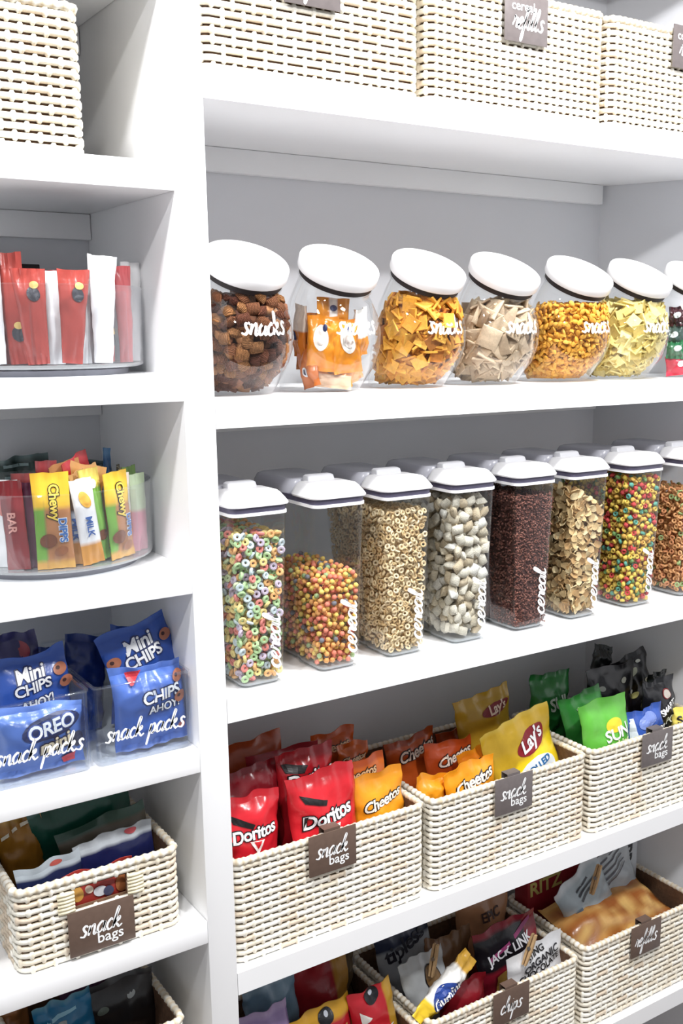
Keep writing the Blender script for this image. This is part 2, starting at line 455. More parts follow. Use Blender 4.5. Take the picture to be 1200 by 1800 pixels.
hang_tag('brown snack bags tag on the basket of red chip bags', .8545, -.851, .013, SB)
hang_tag('greyish snack bags tag on the basket of yellow chip bags', 1.266, -.853, .013, SB, TAGG)
hang_tag('greyish snack bags tag on the basket of green chip bags', 1.672, -.853, .013, SB, TAGG)
hang_tag('brown tag reading chips on a woven basket', 1.27, -1.317, .013, [('s', 'chips', 0, -.042, .06)])
hang_tag('brown tag reading refills on the cracker pack basket', 1.665, -1.307, .013, [('s', 'refills', 0, -.042, .074)])
hang_tag('grey cereal refills tag on the middle top basket', 1.259, .547, .0105, CR, TAGG)
hang_tag('grey tag on the top basket beside the upright', .845, .541, .0105, CR, TAGG, clip=False)
hang_tag('grey cereal refills tag on the top basket by the wall', 1.668, .556, .0105, [('b', 'cereal', -.012, -.018, .05), ('s', 'refills', .004, -.045, .072)], TAGG, clip=False)
hang_tag('large brown snack bags tag below the handle hole', .4445, -.852, .0095, SB, w=.102, h=.073, clip=False)

# ------------------------------------------------------------------ slanted snack jars
JR = [(0, 0., 0, .062), (0, .0015, 0, .0675), (-.007, .012, 1, .0715), (-.028, .045, 5, .0795), (-.041, .078, 9, .0825), (-.047, .108, 13, .0810),
      (-.050, .134, 18, .0750), (-.0525, .155, 24, .0660), (-.054, .168, 29, .0597), (-.056, .174, 30, .058), (-.062, .186, 30, .058)]
def jring(t):
    t = max(0, min(t, len(JR)-1.0001)); i = int(t); f = t-i
    return [JR[i][k]*(1-f)+JR[i+1][k]*f for k in range(4)]
def jpt(t, th, extra=0.):
    y, z, a, r = jring(t); a = math.radians(a); r += extra
    return Vector((r*math.sin(th), y-r*math.cos(th)*math.cos(a), z-r*math.cos(th)*math.sin(a)))
def jtz(z):                                           # ring parameter whose front point lies at height z
    lo, hi = 0., 9.
    for _ in range(30):
        m = (lo+hi)/2
        if jpt(m, 0).z < z: lo = m
        else: hi = m
    return lo
def jar_radius(z):                                    # radius and centre shift by height (contents)
    lo, hi = 0., 10.
    for _ in range(25):
        m = (lo+hi)/2
        if jring(m)[1] < z: lo = m
        else: hi = m
    y, _, _, r = jring(lo); return r, y
DARK = mat('dark_gap', (38, 30, 32), rough=.6)
JMESH = {}
def jar_meshes():
    S = 48
    m = MB(); ts = [0, 1, 1.5, 2, 2.5, 3, 3.5, 4, 4.5, 5, 5.5, 6, 6.5, 7, 7.5, 8, 9, 10]
    m.loft([[jpt(t, 2*PI*k/S) for k in range(S)] for t in ts], True, False); JMESH['body'] = m.mesh('body', CLEARJ, ang=0)
    a = math.radians(30); M = Matrix.Translation((0, -.0595, .181)) @ Matrix.Rotation(a, 4, 'X')
    def ring(prof, name, mt, c0=True, c1=True):
        b = MB(); b.lathe(prof, 48, cap0=c0, cap1=c1); b.v = [tuple(M @ Vector(p)) for p in b.v]; JMESH[name] = b.mesh(name, mt, ang=50)
    ring([(.0612, .0005), (.0618, .0100), (.0585, .0100)], 'neck_seal', DARK, False, False)
    ring([(.062, .0100), (.0655, .0105), (.0665, .0125), (.0668, .027), (.0655, .0298), (.062, .031), (.05, .0314)], 'lid', LIDW)
    ring([(.0592, -.003), (.0622, -.002), (.0622, .0), (.0592, .001)], 'neck_bead', CLEARJ, False, False)
jar_meshes()
JX = [.749, .915, 1.094, 1.264, 1.448, 1.613, 1.778]; JY = .132; JZ = -.101
JL = ['chocolate brown crunchy nuggets', 'orange snack pouches', 'orange square cheese crackers', 'large tan graham squares', 'small golden fish crackers', 'pale yellow square crackers', 'dark and red fruit snack pouches']
JARS = []
for i, x in enumerate(JX):
    e = empty('snack_jar', (x, JY, JZ)); tag(e, 'slanted clear jar with white lid filled with '+JL[i], 'jar', 'slanted snack jars')
    pj = {k: link(k, JMESH[k], e) for k in ('body', 'neck_seal', 'neck_bead', 'lid')}
    V, F = script2d('snacks', .22); V = fit2d(V, width=.082, cx=.004)
    decal('lettering', V, F, lambda a, c: jpt(jtz(.110+c), a/.0815, .0012), INK_W, pj['body'])
    JARS.append(e)

# ------------------------------------------------------------------ cereal dispensers
DH = .286
def dprof(z, inset=0.):
    t = max(0., min(1., z/DH)); w = .080+.018*t-2*inset; d = .185+.035*t-2*inset; y0 = -.008*t+inset
    return w, d, y0
def dloop(z, inset=0.):
    w, d, y0 = dprof(z, inset); h = w/2; n = .0045
    return [(x, y, z) for x, y in rpoly([(-h, y0, .015), (h, y0, .015), (h, y0+.40*d, .004), (h-n, y0+.46*d, .004), (h-n, y0+d, .014), (-h+n, y0+d, .014), (-h+n, y0+.46*d, .004), (-h, y0+.40*d, .004)], 4)]
GREYL = mat('grey_lid_plastic', (188, 188, 197), rough=.25)
GASK = mat('gasket', (92, 88, 110), rough=.4, var=.2, vscale=60)
DM = {}
def disp_meshes():
    m = MB(); m.loft([dloop(0, .006), dloop(.0015, .002), dloop(.005, 0), dloop(.06), dloop(.13), dloop(.21), dloop(DH)], True, False)
    DM['body'] = m.mesh('body', CLEAR, ang=50)
    m = MB(); m.loft([[(x, y, .0035) for x, y, z in dloop(0, .006)], [(x, y, .0075) for x, y, z in dloop(0, .0055)]]); DM['base_plate'] = m.mesh('base_plate', glass('thick_plastic', tint=(225, 228, 230), haze=.35), ang=40)
    def lp(z, x, y0, y1, r): return [(a, b, z) for a, b in rrect(-x, y0, x, y1, r, 5)]
    y1 = .218
    m = MB(); m.loft([lp(DH-.003, .0505, -.0105, y1, .018), lp(DH+.002, .0505, -.0105, y1, .018)]); DM['collar'] = m.mesh('collar', LIDW, ang=40)
    m = MB(); m.loft([lp(DH+.002, .0490, -.009, y1-.002, .018), lp(DH+.0115, .0500, -.010, y1-.002, .018)]); DM['gasket'] = m.mesh('gasket', GASK, ang=40)
    m = MB(); m.loft([lp(DH+.0115, .0535, -.0135, .075, .022), lp(DH+.014, .0540, -.0140, .076, .022), lp(DH+.020, .0500, -.0110, .076, .02), lp(DH+.029, .0425, -.005, .074, .016), lp(DH+.0325, .0390, .000, .070, .014), lp(DH+.0335, .030, .010, .062, .01)]); DM['flap'] = m.mesh('pour_flap', LIDW, ang=35)
    m = MB(); m.loft([lp(DH+.0115, .0515, .0765, y1+.006, .03), lp(DH+.022, .0500, .0765, y1+.007, .03), lp(DH+.032, .0450, .0765, y1+.003, .028), lp(DH+.035, .0410, .079, y1-.004, .024)]); DM['rear'] = m.mesh('rear_lid', GREYL, ang=35)
    m = MB(); m.loft([lp(DH+.033, .026, .052, .0745, .004), lp(DH+.0405, .025, .055, .0745, .004), lp(DH+.0425, .022, .058, .0725, .003)]); DM['tab'] = m.mesh('tab', mat('tab_plastic', (222, 222, 226), rough=.35), ang=35)
disp_meshes()
DX = [.736, .882, 1.019, 1.162, 1.309, 1.449, 1.606, 1.770]; DY = .020; DZ = -.567
DLAB = ['large multicoloured cereal rings', 'small round multicoloured puffs', 'plain toasted oat rings', 'frosted shredded wheat squares', 'dark cocoa rice', 'golden wheat flakes', 'yellow, red and teal mixed loops', 'orange and green apple rings']
DISP = []
for i, x in enumerate(DX):
    e = empty('cereal_dispenser', (x, DY, DZ)); tag(e, 'tall clear dispenser with white pour lid holding '+DLAB[i], 'container', 'cereal dispensers')
    pd = {}
    for k, nm in (('body', 'body'), ('base_plate', 'base_plate'), ('collar', 'collar'), ('gasket', 'gasket'), ('flap', 'pour_flap'), ('rear', 'rear_lid')): pd[k] = link(nm, DM[k], e)
    link('tab', DM['tab'], pd['flap'])
    V, F = script2d('cereal', .21); V = fit2d(V, width=.098, height=.034, rot=PI/2, cx=.015, cy=.076)
    decal('lettering', V, F, lambda a, c: (a, dprof(c)[2]-.0012, c), INK_W, pd['body'])
    DISP.append(e)

# ------------------------------------------------------------------ turntables and bins
TT = glass('turntable_plastic', tint=(250, 251, 252), rough=.03, haze=.012)
GREYB = mat('turntable_base', (120, 120, 128), rough=.4)
def turntable(label, x, y, z):
    e = empty('turntable', (x, y, z)); tag(e, label, 'turntable', 'clear divided turntables')
    m = MB(); m.lathe([(.10, .0), (.126, .0), (.126, .008), (.10, .010)], 56); m.build('base', GREYB, e)
    m = MB(); m.lathe([(.06, .0105), (.142, .0105), (.1475, .013), (.1485, .016)], 64, cap1=True); m.build('tray_floor', glass('tray_floor', tint=(235, 238, 240), haze=.25), e)
    m = MB(); m.lathe([(.1485, .016), (.1500, .12), (.1515, .124), (.1500, .126), (.1485, .124), (.1465, .018)], 72, cap0=False, cap1=False); m.build('outer_wall', TT, e)
    for k in range(6):
        a = 2*PI*k/6+.18
        d = MB(); c, s = math.cos(a), math.sin(a)
        q = [(.03*c-.001*s, .03*s+.001*c), (.03*c+.001*s, .03*s-.001*c), (.1465*c+.001*s, .1465*s-.001*c), (.1465*c-.001*s, .1465*s+.001*c)]
        d.prism(q, .0165, .118); d.build('divider', TT, e, smooth=False)
    return e
TT1 = (.4595, .170, -.063); TT2 = (.4595, .172, -.351)
turntable('clear divided turntable holding red and white sachets', *TT1)
turntable('clear divided turntable holding granola bars', *TT2)
def clear_bin(label, x0, x1, y0, y1, z, h, word):
    e = empty('clear_bin', ((x0+x1)/2, y0, z)); tag(e, label, 'bin', 'clear cookie bins')
    w = (x1-x0)/2; d = y1-y0
    def lp(zz, ins): return [(a, b, zz) for a, b in rrect(-w+ins, ins, w-ins, d-ins, .010, 4)]
    m = MB(); m.loft([lp(.0005, .003), lp(.004, .0005), lp(h, 0), lp(h+.0015, .001), lp(h, .0022), lp(.006, .003)], True, True); m.build('body', glass('bin_plastic', tint=(248, 250, 252)), e, ang=50).name; bb = e.children[0]
    m = MB(); q = lp(h, -.0015); q2 = lp(h, .003); m.loft([q2, q, [(a, b, h+.003) for a, b, c in q], [(a, b, h+.003) for a, b, c in q2], q2], False, False); m.build('rim', TT, e, ang=40)
    V, F = script2d(word, .2); V = fit2d(V, width=.128, cx=0, cy=.045)
    decal('lettering', V, F, lambda a, c: (a, -.0012, c), INK_W, bb)
    return e
clear_bin('clear bin of blue cookie bags next to the upright', .458, .608, .016, .30, -.639, .122, 'snack packs')
clear_bin('clear bin of blue mini cookie bags away from the upright', .300, .450, .016, .30, -.639, .122, 'snack packs')

# ------------------------------------------------------------------ loose cereal and crackers
PIECE = mat('cereal_piece', objcol=True, rough=.7, var=.16, vscale=220, bump=.35, bscale=700)
def fibre(m, scale, amt, bump):
    nt = m.node_tree; N = nt.nodes; L = nt.links; b = N['Principled BSDF']
    tc = N.new('ShaderNodeTexCoord'); wv = N.new('ShaderNodeTexWave'); wv.inputs['Scale'].default_value = scale; wv.inputs['Distortion'].default_value = 5; wv.inputs['Detail'].default_value = 3; wv.inputs['Detail Scale'].default_value = 2.5
    L.new(tc.outputs['Object'], wv.inputs['Vector'])
    mr = N.new('ShaderNodeMapRange'); mr.inputs['To Min'].default_value = 1-amt; mr.inputs['To Max'].default_value = 1.08; L.new(wv.outputs['Fac'], mr.inputs['Value'])
    mx = N.new('ShaderNodeMix'); mx.data_type = 'RGBA'; mx.blend_type = 'MULTIPLY'; mx.inputs[0].default_value = 1
    src = b.inputs['Base Color'].links[0].from_socket; L.new(src, mx.inputs[6]); L.new(mr.outputs['Result'], mx.inputs[7]); L.new(mx.outputs[2], b.inputs['Base Color'])
    bp = N.new('ShaderNodeBump'); bp.inputs['Strength'].default_value = bump; bp.inputs['Distance'].default_value = .003; L.new(wv.outputs['Fac'], bp.inputs['Height']); L.new(bp.outputs['Normal'], b.inputs['Normal'])
    return m
WHEATM = fibre(mat('shredded_wheat', objcol=True, rough=.85, spec=.2, var=.14, vscale=180), 170., .26, .45)
NUGM = fibre(mat('rough_chocolate', objcol=True, rough=.8, spec=.2, var=.30, vscale=240), 130., .28, .8)
PIECEA = mat('cereal_bulk', attr='Col', rough=.75, var=.16, vscale=220, bump=.35, bscale=700)
def geo_torus(R, r, n=9, k=5, flat=1.):
    V = []; F = []
    for i in range(n):
        a = 2*PI*i/n
        for j in range(k):
            b = 2*PI*j/k; q = R+r*math.cos(b); V.append((q*math.cos(a), q*math.sin(a), r*math.sin(b)*flat))
    for i in range(n):
        for j in range(k): F.append([i*k+j, ((i+1) % n)*k+j, ((i+1) % n)*k+(j+1) % k, i*k+(j+1) % k])
    return V, F
def geo_ico(rx, ry, rz, sub=1, jit=0., seed=0):
    bm = bmesh.new(); bmesh.ops.create_icosphere(bm, subdivisions=sub, radius=1); rn = random.Random(seed)
    V = [(v.co.x*rx*(1+rn.uniform(-jit, jit)), v.co.y*ry*(1+rn.uniform(-jit, jit)), v.co.z*rz*(1+rn.uniform(-jit, jit))) for v in bm.verts]
    F = [[v.index for v in f.verts] for f in bm.faces]; bm.free(); return V, F
def geo_plate(a, t, dimple=.3, wav=.03, n=4, seed=0):
    """square cracker: scalloped edge, raised rim, dimpled middle"""
    rn = random.Random(seed); ring = []
    for s in range(4):
        for k in range(n):
            u = -1+2*k/n; p = {0: (u, -1), 1: (1, u), 2: (-u, 1), 3: (-1, -u)}[s]; q = 1-(wav if k % 2 else 0)
            ring.append((p[0]*a/2*q, p[1]*a/2*q))
    m = len(ring); V = []; F = []
    for z, sc in ((-t/2, .95), (-t*.15, 1.), (t*.15, 1.), (t/2, .94)):
        for x, y in ring: V.append((x*sc, y*sc, z+rn.uniform(-.05, .05)*t))
    for x, y in ring: V.append((x*.2, y*.2, t*(.5-dimple)))
    for r in range(4):
        for k in range(m): F.append([r*m+k, r*m+(k+1) % m, (r+1)*m+(k+1) % m, (r+1)*m+k])
    F.append([4*m+k for k in range(m)]); F.append(list(range(m))[::-1])
    return V, F
def geo_outline(pts, t, bulge=.5):
    m = len(pts); cx = sum(p[0] for p in pts)/m; cy = sum(p[1] for p in pts)/m; V = []; F = []
    for z, sc in ((-t/2, .8), (0, 1.), (t/2, .8)):
        for x, y in pts: V.append((cx+(x-cx)*sc, cy+(y-cy)*sc, z))
    V += [(cx, cy, -t/2-t*bulge), (cx, cy, t/2+t*bulge)]
    for r in range(2):
        for k in range(m): F.append([r*m+k, r*m+(k+1) % m, (r+1)*m+(k+1) % m, (r+1)*m+k])
    for k in range(m): F.append([3*m, (k+1) % m, k]); F.append([3*m+1, 2*m+k, 2*m+(k+1) % m])
    return V, F
def geo_flake(r, seed):
    rn = random.Random(seed); n = 9; V = []; F = []
    R = [r*rn.uniform(.62, 1.1) for _ in range(n)]; cup = rn.uniform(.25, .6); ax = rn.uniform(0, PI); tw = rn.uniform(-.5, .5)
    def z(x, y):
        u = x*math.cos(ax)+y*math.sin(ax); v = -x*math.sin(ax)+y*math.cos(ax); return cup*u*u/r+tw*u*v/r
    for off in (0, .0013):
        V.append((0, 0, off))
        for sc in (.55, 1.):
            for k in range(n):
                a = 2*PI*k/n; x, y = R[k]*sc*math.cos(a), R[k]*sc*math.sin(a); V.append((x, y, z(x, y)+off+rn.uniform(-.1, .1)*r*sc))
    N1 = 1+2*n
    for b, fl in ((0, 1), (N1, 0)):
        for k in range(n):
            k2 = (k+1) % n; t = [b, b+1+k, b+1+k2]; q = [b+1+k, b+1+n+k, b+1+n+k2, b+1+k2]
            F.append(t[::-1] if fl else t); F.append(q[::-1] if fl else q)
    for k in range(n):
        k2 = (k+1) % n; F.append([1+n+k, 1+n+k2, N1+1+n+k2, N1+1+n+k])
    return V, F
def geo_pillow(w, d, h, ribs=False, seed=0, sq=2.6):
    rn = random.Random(seed); n = 4; V = []; F = []
    for s in (-1, 1):
        for i in range(n+1):
            for j in range(n+1):
                x = -1+2*i/n; y = -1+2*j/n; e = ((1-abs(x)**sq)*(1-abs(y)**sq))**.5
                g = (.12 if (ribs and j % 2) else 0)
                V.append((x*w/2*(1-.08*y*y), y*d/2*(1-.08*x*x), s*h/2*(e*(1-g)+.12)*rn.uniform(.88, 1.08)))
    m = (n+1)**2
    for i in range(n):
        for j in range(n):
            q = [i*(n+1)+j, (i+1)*(n+1)+j, (i+1)*(n+1)+j+1, i*(n+1)+j+1]; F.append(q[::-1]); F.append([m+a for a in q])
    B = [i*(n+1) for i in range(n+1)]+[n*(n+1)+j for j in range(1, n+1)]+[i*(n+1)+n for i in range(n-1, -1, -1)]+[j for j in range(n-1, 0, -1)]
    for k in range(len(B)):
        a, c = B[k], B[(k+1) % len(B)]; F.append([a, c, m+c, m+a])
    return V, F

class Pack:
    """dart throwing with a hash grid"""
    def __init__(s, d): s.d = d; s.g = {}
    def ok(s, p, d=None):
        d = d or s.d; k = tuple(int(math.floor(c/s.d)) for c in p)
        for i in (-1, 0, 1):
            for j in (-1, 0, 1):
                for l in (-1, 0, 1):
                    for q in s.g.get((k[0]+i, k[1]+j, k[2]+l), ()):
                        if (q-p).length < d: return False
        s.g.setdefault(k, []).append(p); return True
def frame(n, rnd, tilt):
    """matrix whose z looks along n, spun and tilted at random"""
    q = Vector(n).normalized().to_track_quat('Z', 'Y')
    ax = Vector((rnd.uniform(-1, 1), rnd.uniform(-1, 1), 0))
    if ax.length < 1e-3: ax = Vector((1, 0, 0))
    M = q.to_matrix() @ Matrix.Rotation(abs(rnd.gauss(0, tilt)), 3, ax.normalized()) @ Matrix.Rotation(rnd.uniform(0, 2*PI), 3, 'Z')
    return M.to_4x4()
CAMP = Vector((0, -1.45, 0))
def settle(M, V, n, inside):
    n = Vector(n).normalized()
    for _ in range(14):
        if all(inside(M @ Vector(v)) for v in V): return True
        c = Vector((0, -.03, .075)) if inside is jar_inside else Vector((0, .1, M.translation.z+.01))
        M.translation = M.translation+(c-M.translation).normalized()*.0016
    return False
def jar_inside(p):
    if p.z < .003: return False
    R, yc = jar_radius(p.z); return p.x**2+(p.y-yc)**2 < (R-.0016-.013*max(0., 1-p.z/.045))**2
def disp_inside(p):
    if p.z < .0085: return False
    w_, d, y0 = dprof(p.z, .0014); h = w_/2-(.0045 if p.y > y0+.40*d else 0)
    return abs(p.x) < h and y0 < p.y < y0+d
def scatter(origin, outer, inner, geos, cols, name, labels, cat, group, bulkname, bulklabel, rnd, core=None, limit=290, inside=jar_inside, pm=None):
    """outer / inner: lists of (point, normal, tilt); outer ones the viewer can see become things, the rest one bulk"""
    O = Vector(origin); meshes = []
    for V, F in geos:
        b = MB(); b.add(V, F); meshes.append(b.mesh(name, pm or PIECE, ang=55))
    scored = []
    for p, n, t in outer:
        v = (CAMP-(O+p)).normalized(); scored.append((v.dot(Vector(n).normalized()), p, n, t))
    scored.sort(key=lambda a: -a[0])
    vis = [a for a in scored if a[0] > .12][:limit]; rest = scored[len(vis):]
    for s, p, n, t in vis:
        ci = rnd.randrange(len(cols)); c = cols[ci][0]
        gi = rnd.randrange(len(geos)); M = frame(n, rnd, t); M.translation = p
        if not settle(M, geos[gi][0], n, inside): continue
        M.translation = M.translation+O
        o = bpy.data.objects.new(name, meshes[gi]); COL.objects.link(o); o.matrix_world = M
        f = rnd.uniform(.86, 1.1); L = lin(c); o.color = (L[0]*f, L[1]*f, L[2]*f, 1)
        tag(o, labels % cols[ci][1] if '%s' in labels else labels, cat, group)
    b = MB()
    for s, p, n, t in rest+[(0,)+tuple(q) for q in inner]:
        V, F = rnd.choice(geos); M = frame(n, rnd, t); M.translation = p
        if not settle(M, V, n, inside): continue
        c = lin(rnd.choice(cols)[0]); b.add(V, F, M, c)
    if core: core(b)
    if b.v:
        o = b.build(bulkname, PIECEA, None, ang=55, color=True); o.location = O
        o['kind'] = 'stuff'; tag(o, bulklabel, cat)
def wcols(*a):                                     # (weight, rgb, word)
    out = []
    for w_, c, n in a: out += [(c, n)]*w_
    return out

def fill_dispenser(i, geos, dmin, cols, top, name, labels, cat, group, bulk, bulkl, tilt=.6, seed=0, slope=0., thick=.5, limit=290, pm=None):
    rnd = random.Random(900+i+seed); g = .5*dmin; zt = top
    def wall(z): return dprof(z, .003)
    def fill_h(x, y): return zt+slope*x/.04
    outer = []; inner = []; pk = Pack(dmin)
    for _ in range(5200):
        z = rnd.uniform(.009+g*.6, zt+abs(slope)); w_, d, y0 = wall(z); h = w_/2; r = rnd.random()
        jit = rnd.uniform(0, thick*dmin)
        if r < .42: p = Vector((rnd.uniform(-h+g, h-g), y0+g*thick+jit, z)); n = (0, -1, .05)
        elif r < .86: p = Vector((-h+g*thick+jit+(.0045 if False else 0), y0+rnd.uniform(g, d-g), z)); n = (-1, 0, .05); p.x += .0045 if p.y > y0+.42*d else 0
        else:
            p = Vector((rnd.uniform(-h+g, h-g), y0+rnd.uniform(g, d-g), zt)); n = (0, -.2, 1)
            p.z = fill_h(p.x, p.y)-rnd.uniform(0, dmin*.5)
        if p.z > fill_h(p.x, p.y): continue
        if pk.ok(p): outer.append((p, n, tilt))
    for _ in range(4200):
        z = rnd.uniform(.009+g, zt-.002); w_, d, y0 = wall(z); h = w_/2; r = rnd.random()
        jit = dmin*(.75+1.1*rnd.random())
        if r < .35: p = Vector((rnd.uniform(-h+g, h-g), y0+g+jit, z))
        elif r < .65: p = Vector((-h+g+jit, y0+rnd.uniform(g, d-g), z))
        elif r < .85: p = Vector((h-g*thick-.0045, y0+rnd.uniform(g, d-g), z))
        else: p = Vector((rnd.uniform(-h+g, h-g), y0+d-g*thick, z))
        if p.z > fill_h(p.x, p.y)-.3*dmin: continue
        if pk.ok(p, dmin*.8): inner.append((p, (rnd.uniform(-1, 1), -1, rnd.uniform(-1, 1)), 1.))
    def core(b):
        k = min(dmin*2.1, .026); q_ = [lin(c_[0]) for c_ in cols]; b.cur = tuple(sum(c_[j] for c_ in q_)/len(q_) for j in range(3))+(1,)
        lo = []
        for z in (.01+k*.3, max(.05, zt-k*.9-abs(slope))):
            w_, d, y0 = wall(z); lo.append([(x, y, z) for x, y in rrect(-w_/2+k+.003, y0+k, w_/2-k-.005, y0+d-k, .004, 2)])
        b.loft(lo)
    scatter((DX[i], DY, DZ), outer, inner, geos, cols, name, labels, cat, group, bulk, bulkl, rnd, core, limit, disp_inside, pm)

RED, ORG, YEL, GRN = (232, 140, 130), (244, 188, 124), (248, 226, 150), (186, 216, 160)
GL = geo_torus(.0044, .0027, 10, 6)
fill_dispenser(0, [GL], .0106, wcols((3, GRN, 'green'), (3, YEL, 'yellow'), (3, ORG, 'orange'), (2, RED, 'red'), (2, (208, 222, 226), 'pale blue'), (2, (200, 184, 202), 'lilac'), (1, (218, 232, 186), 'lime')), .252,
    'cereal_ring', '%s cereal ring in the dispenser of large multicoloured rings', 'cereal', 'large multicoloured cereal rings', 'cereal_rings_behind', 'multicoloured cereal rings packed deeper in their dispenser', .8)
fill_dispenser(1, [geo_ico(.0052, .0052, .0050, 1, .05, 3)], .0100, wcols((4, (248, 214, 112), 'yellow'), (4, (246, 178, 106), 'orange'), (4, (234, 136, 112), 'salmon'), (1, (170, 196, 140), 'green'), (1, (128, 128, 136), 'dull purple')), .165,
    'cereal_puff', '%s round cereal puff in the half full dispenser', 'cereal', 'round multicoloured puffs', 'cereal_puffs_behind', 'round multicoloured puffs packed deeper in the half full dispenser', .8, slope=.006)
fill_dispenser(2, [geo_torus(.0039, .0019, 9, 5)], .0084, wcols((3, (234, 210, 166), ''), (2, (222, 190, 140), ''), (2, (242, 222, 184), '')), .262,
    'oat_ring', 'small toasted oat ring in the dispenser of plain rings', 'cereal', 'toasted oat rings', 'oat_rings_behind', 'toasted oat rings packed deeper in their dispenser', .9)
fill_dispenser(3, [geo_pillow(.023, .018, .012, True, k, 6.) for k in range(3)], .0160, wcols((3, (240, 232, 214), ''), (2, (230, 217, 192), ''), (2, (216, 198, 168), ''), (1, (248, 244, 234), '')), .268,
    'wheat_square', 'frosted shredded wheat square in a clear dispenser', 'cereal', 'frosted wheat squares', 'wheat_squares_behind', 'frosted wheat squares packed deeper in their dispenser', .7, pm=WHEATM)
fill_dispenser(5, [geo_flake(.0095, k) for k in range(5)], .0098, wcols((3, (218, 186, 134), ''), (2, (232, 208, 160), ''), (2, (196, 156, 104), '')), .245,
    'wheat_flake', 'curled golden wheat flake in a clear dispenser', 'cereal', 'golden wheat flakes', 'wheat_flakes_behind', 'golden wheat flakes packed deeper in their dispenser', .8, slope=-.022, thick=.4)
fill_dispenser(6, [geo_torus(.0040, .0023, 6, 5, 1.3), geo_pillow(.0105, .0095, .008, False, 4)], .0096, wcols((6, (238, 204, 92), 'yellow'), (2, (226, 176, 84), 'golden'), (2, (208, 72, 72), 'red'), (1, (96, 168, 150), 'teal'), (1, (120, 160, 96), 'green')), .272,
    'cereal_loop', '%s loop in the dispenser of yellow, red and teal cereal', 'cereal', 'yellow, red and teal loops', 'cereal_loops_behind', 'mixed yellow cereal loops packed deeper in their dispenser', .9)
fill_dispenser(7, [geo_torus(.0042, .0022)], .0100, wcols((5, (232, 172, 116), 'orange'), (1, (166, 188, 126), 'green'), (2, (222, 152, 104), 'dark orange')), .232,
    'apple_ring', '%s ring in the dispenser of apple cereal by the wall', 'cereal', 'apple cereal rings', 'apple_rings_behind', 'apple cereal rings packed deeper in their dispenser', .8)
def cocoa():                                       # too fine to count: one object
    rnd = random.Random(77); V, F = geo_ico(.0031, .0017, .0016, 1, .08, 1)
    bm = bmesh.new(); bmesh.ops.create_icosphere(bm, subdivisions=1, radius=1)
    b = MB(); zt = .262; tones = [(128, 78, 64), (104, 60, 50), (150, 100, 86), (88, 50, 44)]
    for _ in range(5600):
        z = rnd.uniform(.010, zt); w_, d, y0 = dprof(z, .003); h = w_/2; r = rnd.random(); j = rnd.uniform(.001, .0045)
        if r < .36: p = Vector((rnd.uniform(-h, h), y0+j, z))
        elif r < .80: p = Vector((-h+j, y0+rnd.uniform(0, d), z)); p.x += .0045 if p.y > y0+.42*d else 0
        elif r < .88: p = Vector((rnd.uniform(-h, h), y0+rnd.uniform(0, d), zt+rnd.uniform(-.003, .002)))
        else: p = Vector((h-.0045-j, y0+rnd.uniform(0, d), z))
        M = frame((rnd.uniform(-1, 1), rnd.uniform(-1, 1), rnd.uniform(-1, 1)), rnd, 1.); M.translation = p
        b.add(V, F, M, lin(rnd.choice(tones)))
    lo = []; b.cur = lin((70, 38, 32))
    for z in (.0105, zt-.003):
        w_, d, y0 = dprof(z, .003); lo.append([(x, y, z) for x, y in rrect(-w_/2+.005, y0+.003, w_/2-.008, y0+d-.003, .006, 3)])
    b.loft(lo)
    o = b.build('cocoa_rice', PIECEA, None, ang=60, color=True); o.location = (DX[4], DY, DZ); o['kind'] = 'stuff'
    tag(o, 'dark brown cocoa rice filling a clear dispenser', 'cereal')
cocoa()

def fill_jar(i, geos, dmin, cols, top, name, labels, cat, group, bulk, bulkl, tilt=.5, thick=.5, off=.004, tries=5000, limit=290, pm=None):
    rnd = random.Random(400+i); outer = []; inner = []; pk = Pack(dmin); g = off
    for _ in range(tries):
        r = rnd.random()
        if r < .84:
            z = rnd.uniform(.005+g*.5, top); th = rnd.uniform(-PI, PI); R, yc = jar_radius(z)
            q = R-g-rnd.uniform(0, thick*dmin); dn = (jar_radius(z+.004)[0]-jar_radius(max(0, z-.004))[0])/.008
            p = Vector((q*math.sin(th), yc-q*math.cos(th), z)); n = (math.sin(th), -math.cos(th), -dn*.8)
        else:
            R, yc = jar_radius(top); a = rnd.uniform(-PI, PI); q = (R-g)*math.sqrt(rnd.random())
            p = Vector((q*math.cos(a), yc+q*math.sin(a), top-rnd.uniform(0, dmin*.4))); n = (0, -.3, 1)
        if pk.ok(p): outer.append((p, n, tilt))
    for _ in range(tries//2):
        z = rnd.uniform(.008, top-dmin*.5); th = rnd.uniform(-PI, PI); R, yc = jar_radius(z); q = max(.004, R-g-dmin*rnd.uniform(.8, 1.9))
        p = Vector((q*math.sin(th), yc-q*math.cos(th), z))
        if pk.ok(p, dmin*.8): inner.append((p, (math.sin(th), -math.cos(th), rnd.uniform(-.6, .6)), tilt+.3))
    def core(b):
        q_ = [lin(c_[0]) for c_ in cols]; b.cur = tuple(sum(c_[j] for c_ in q_)/len(q_) for j in range(3))+(1,); k = min(dmin*2., .032); L = []
        for z in [.006+(top-dmin*.7)*t/7 for t in range(8)]:
            R, yc = jar_radius(z); L.append([((R-k)*math.cos(2*PI*j/20), yc+(R-k)*math.sin(2*PI*j/20), z) for j in range(20)])
        b.loft(L)
    scatter((JX[i], JY, JZ), outer, inner, geos, cols, name, labels, cat, group, bulk, bulkl, rnd, core, limit, jar_inside, pm)
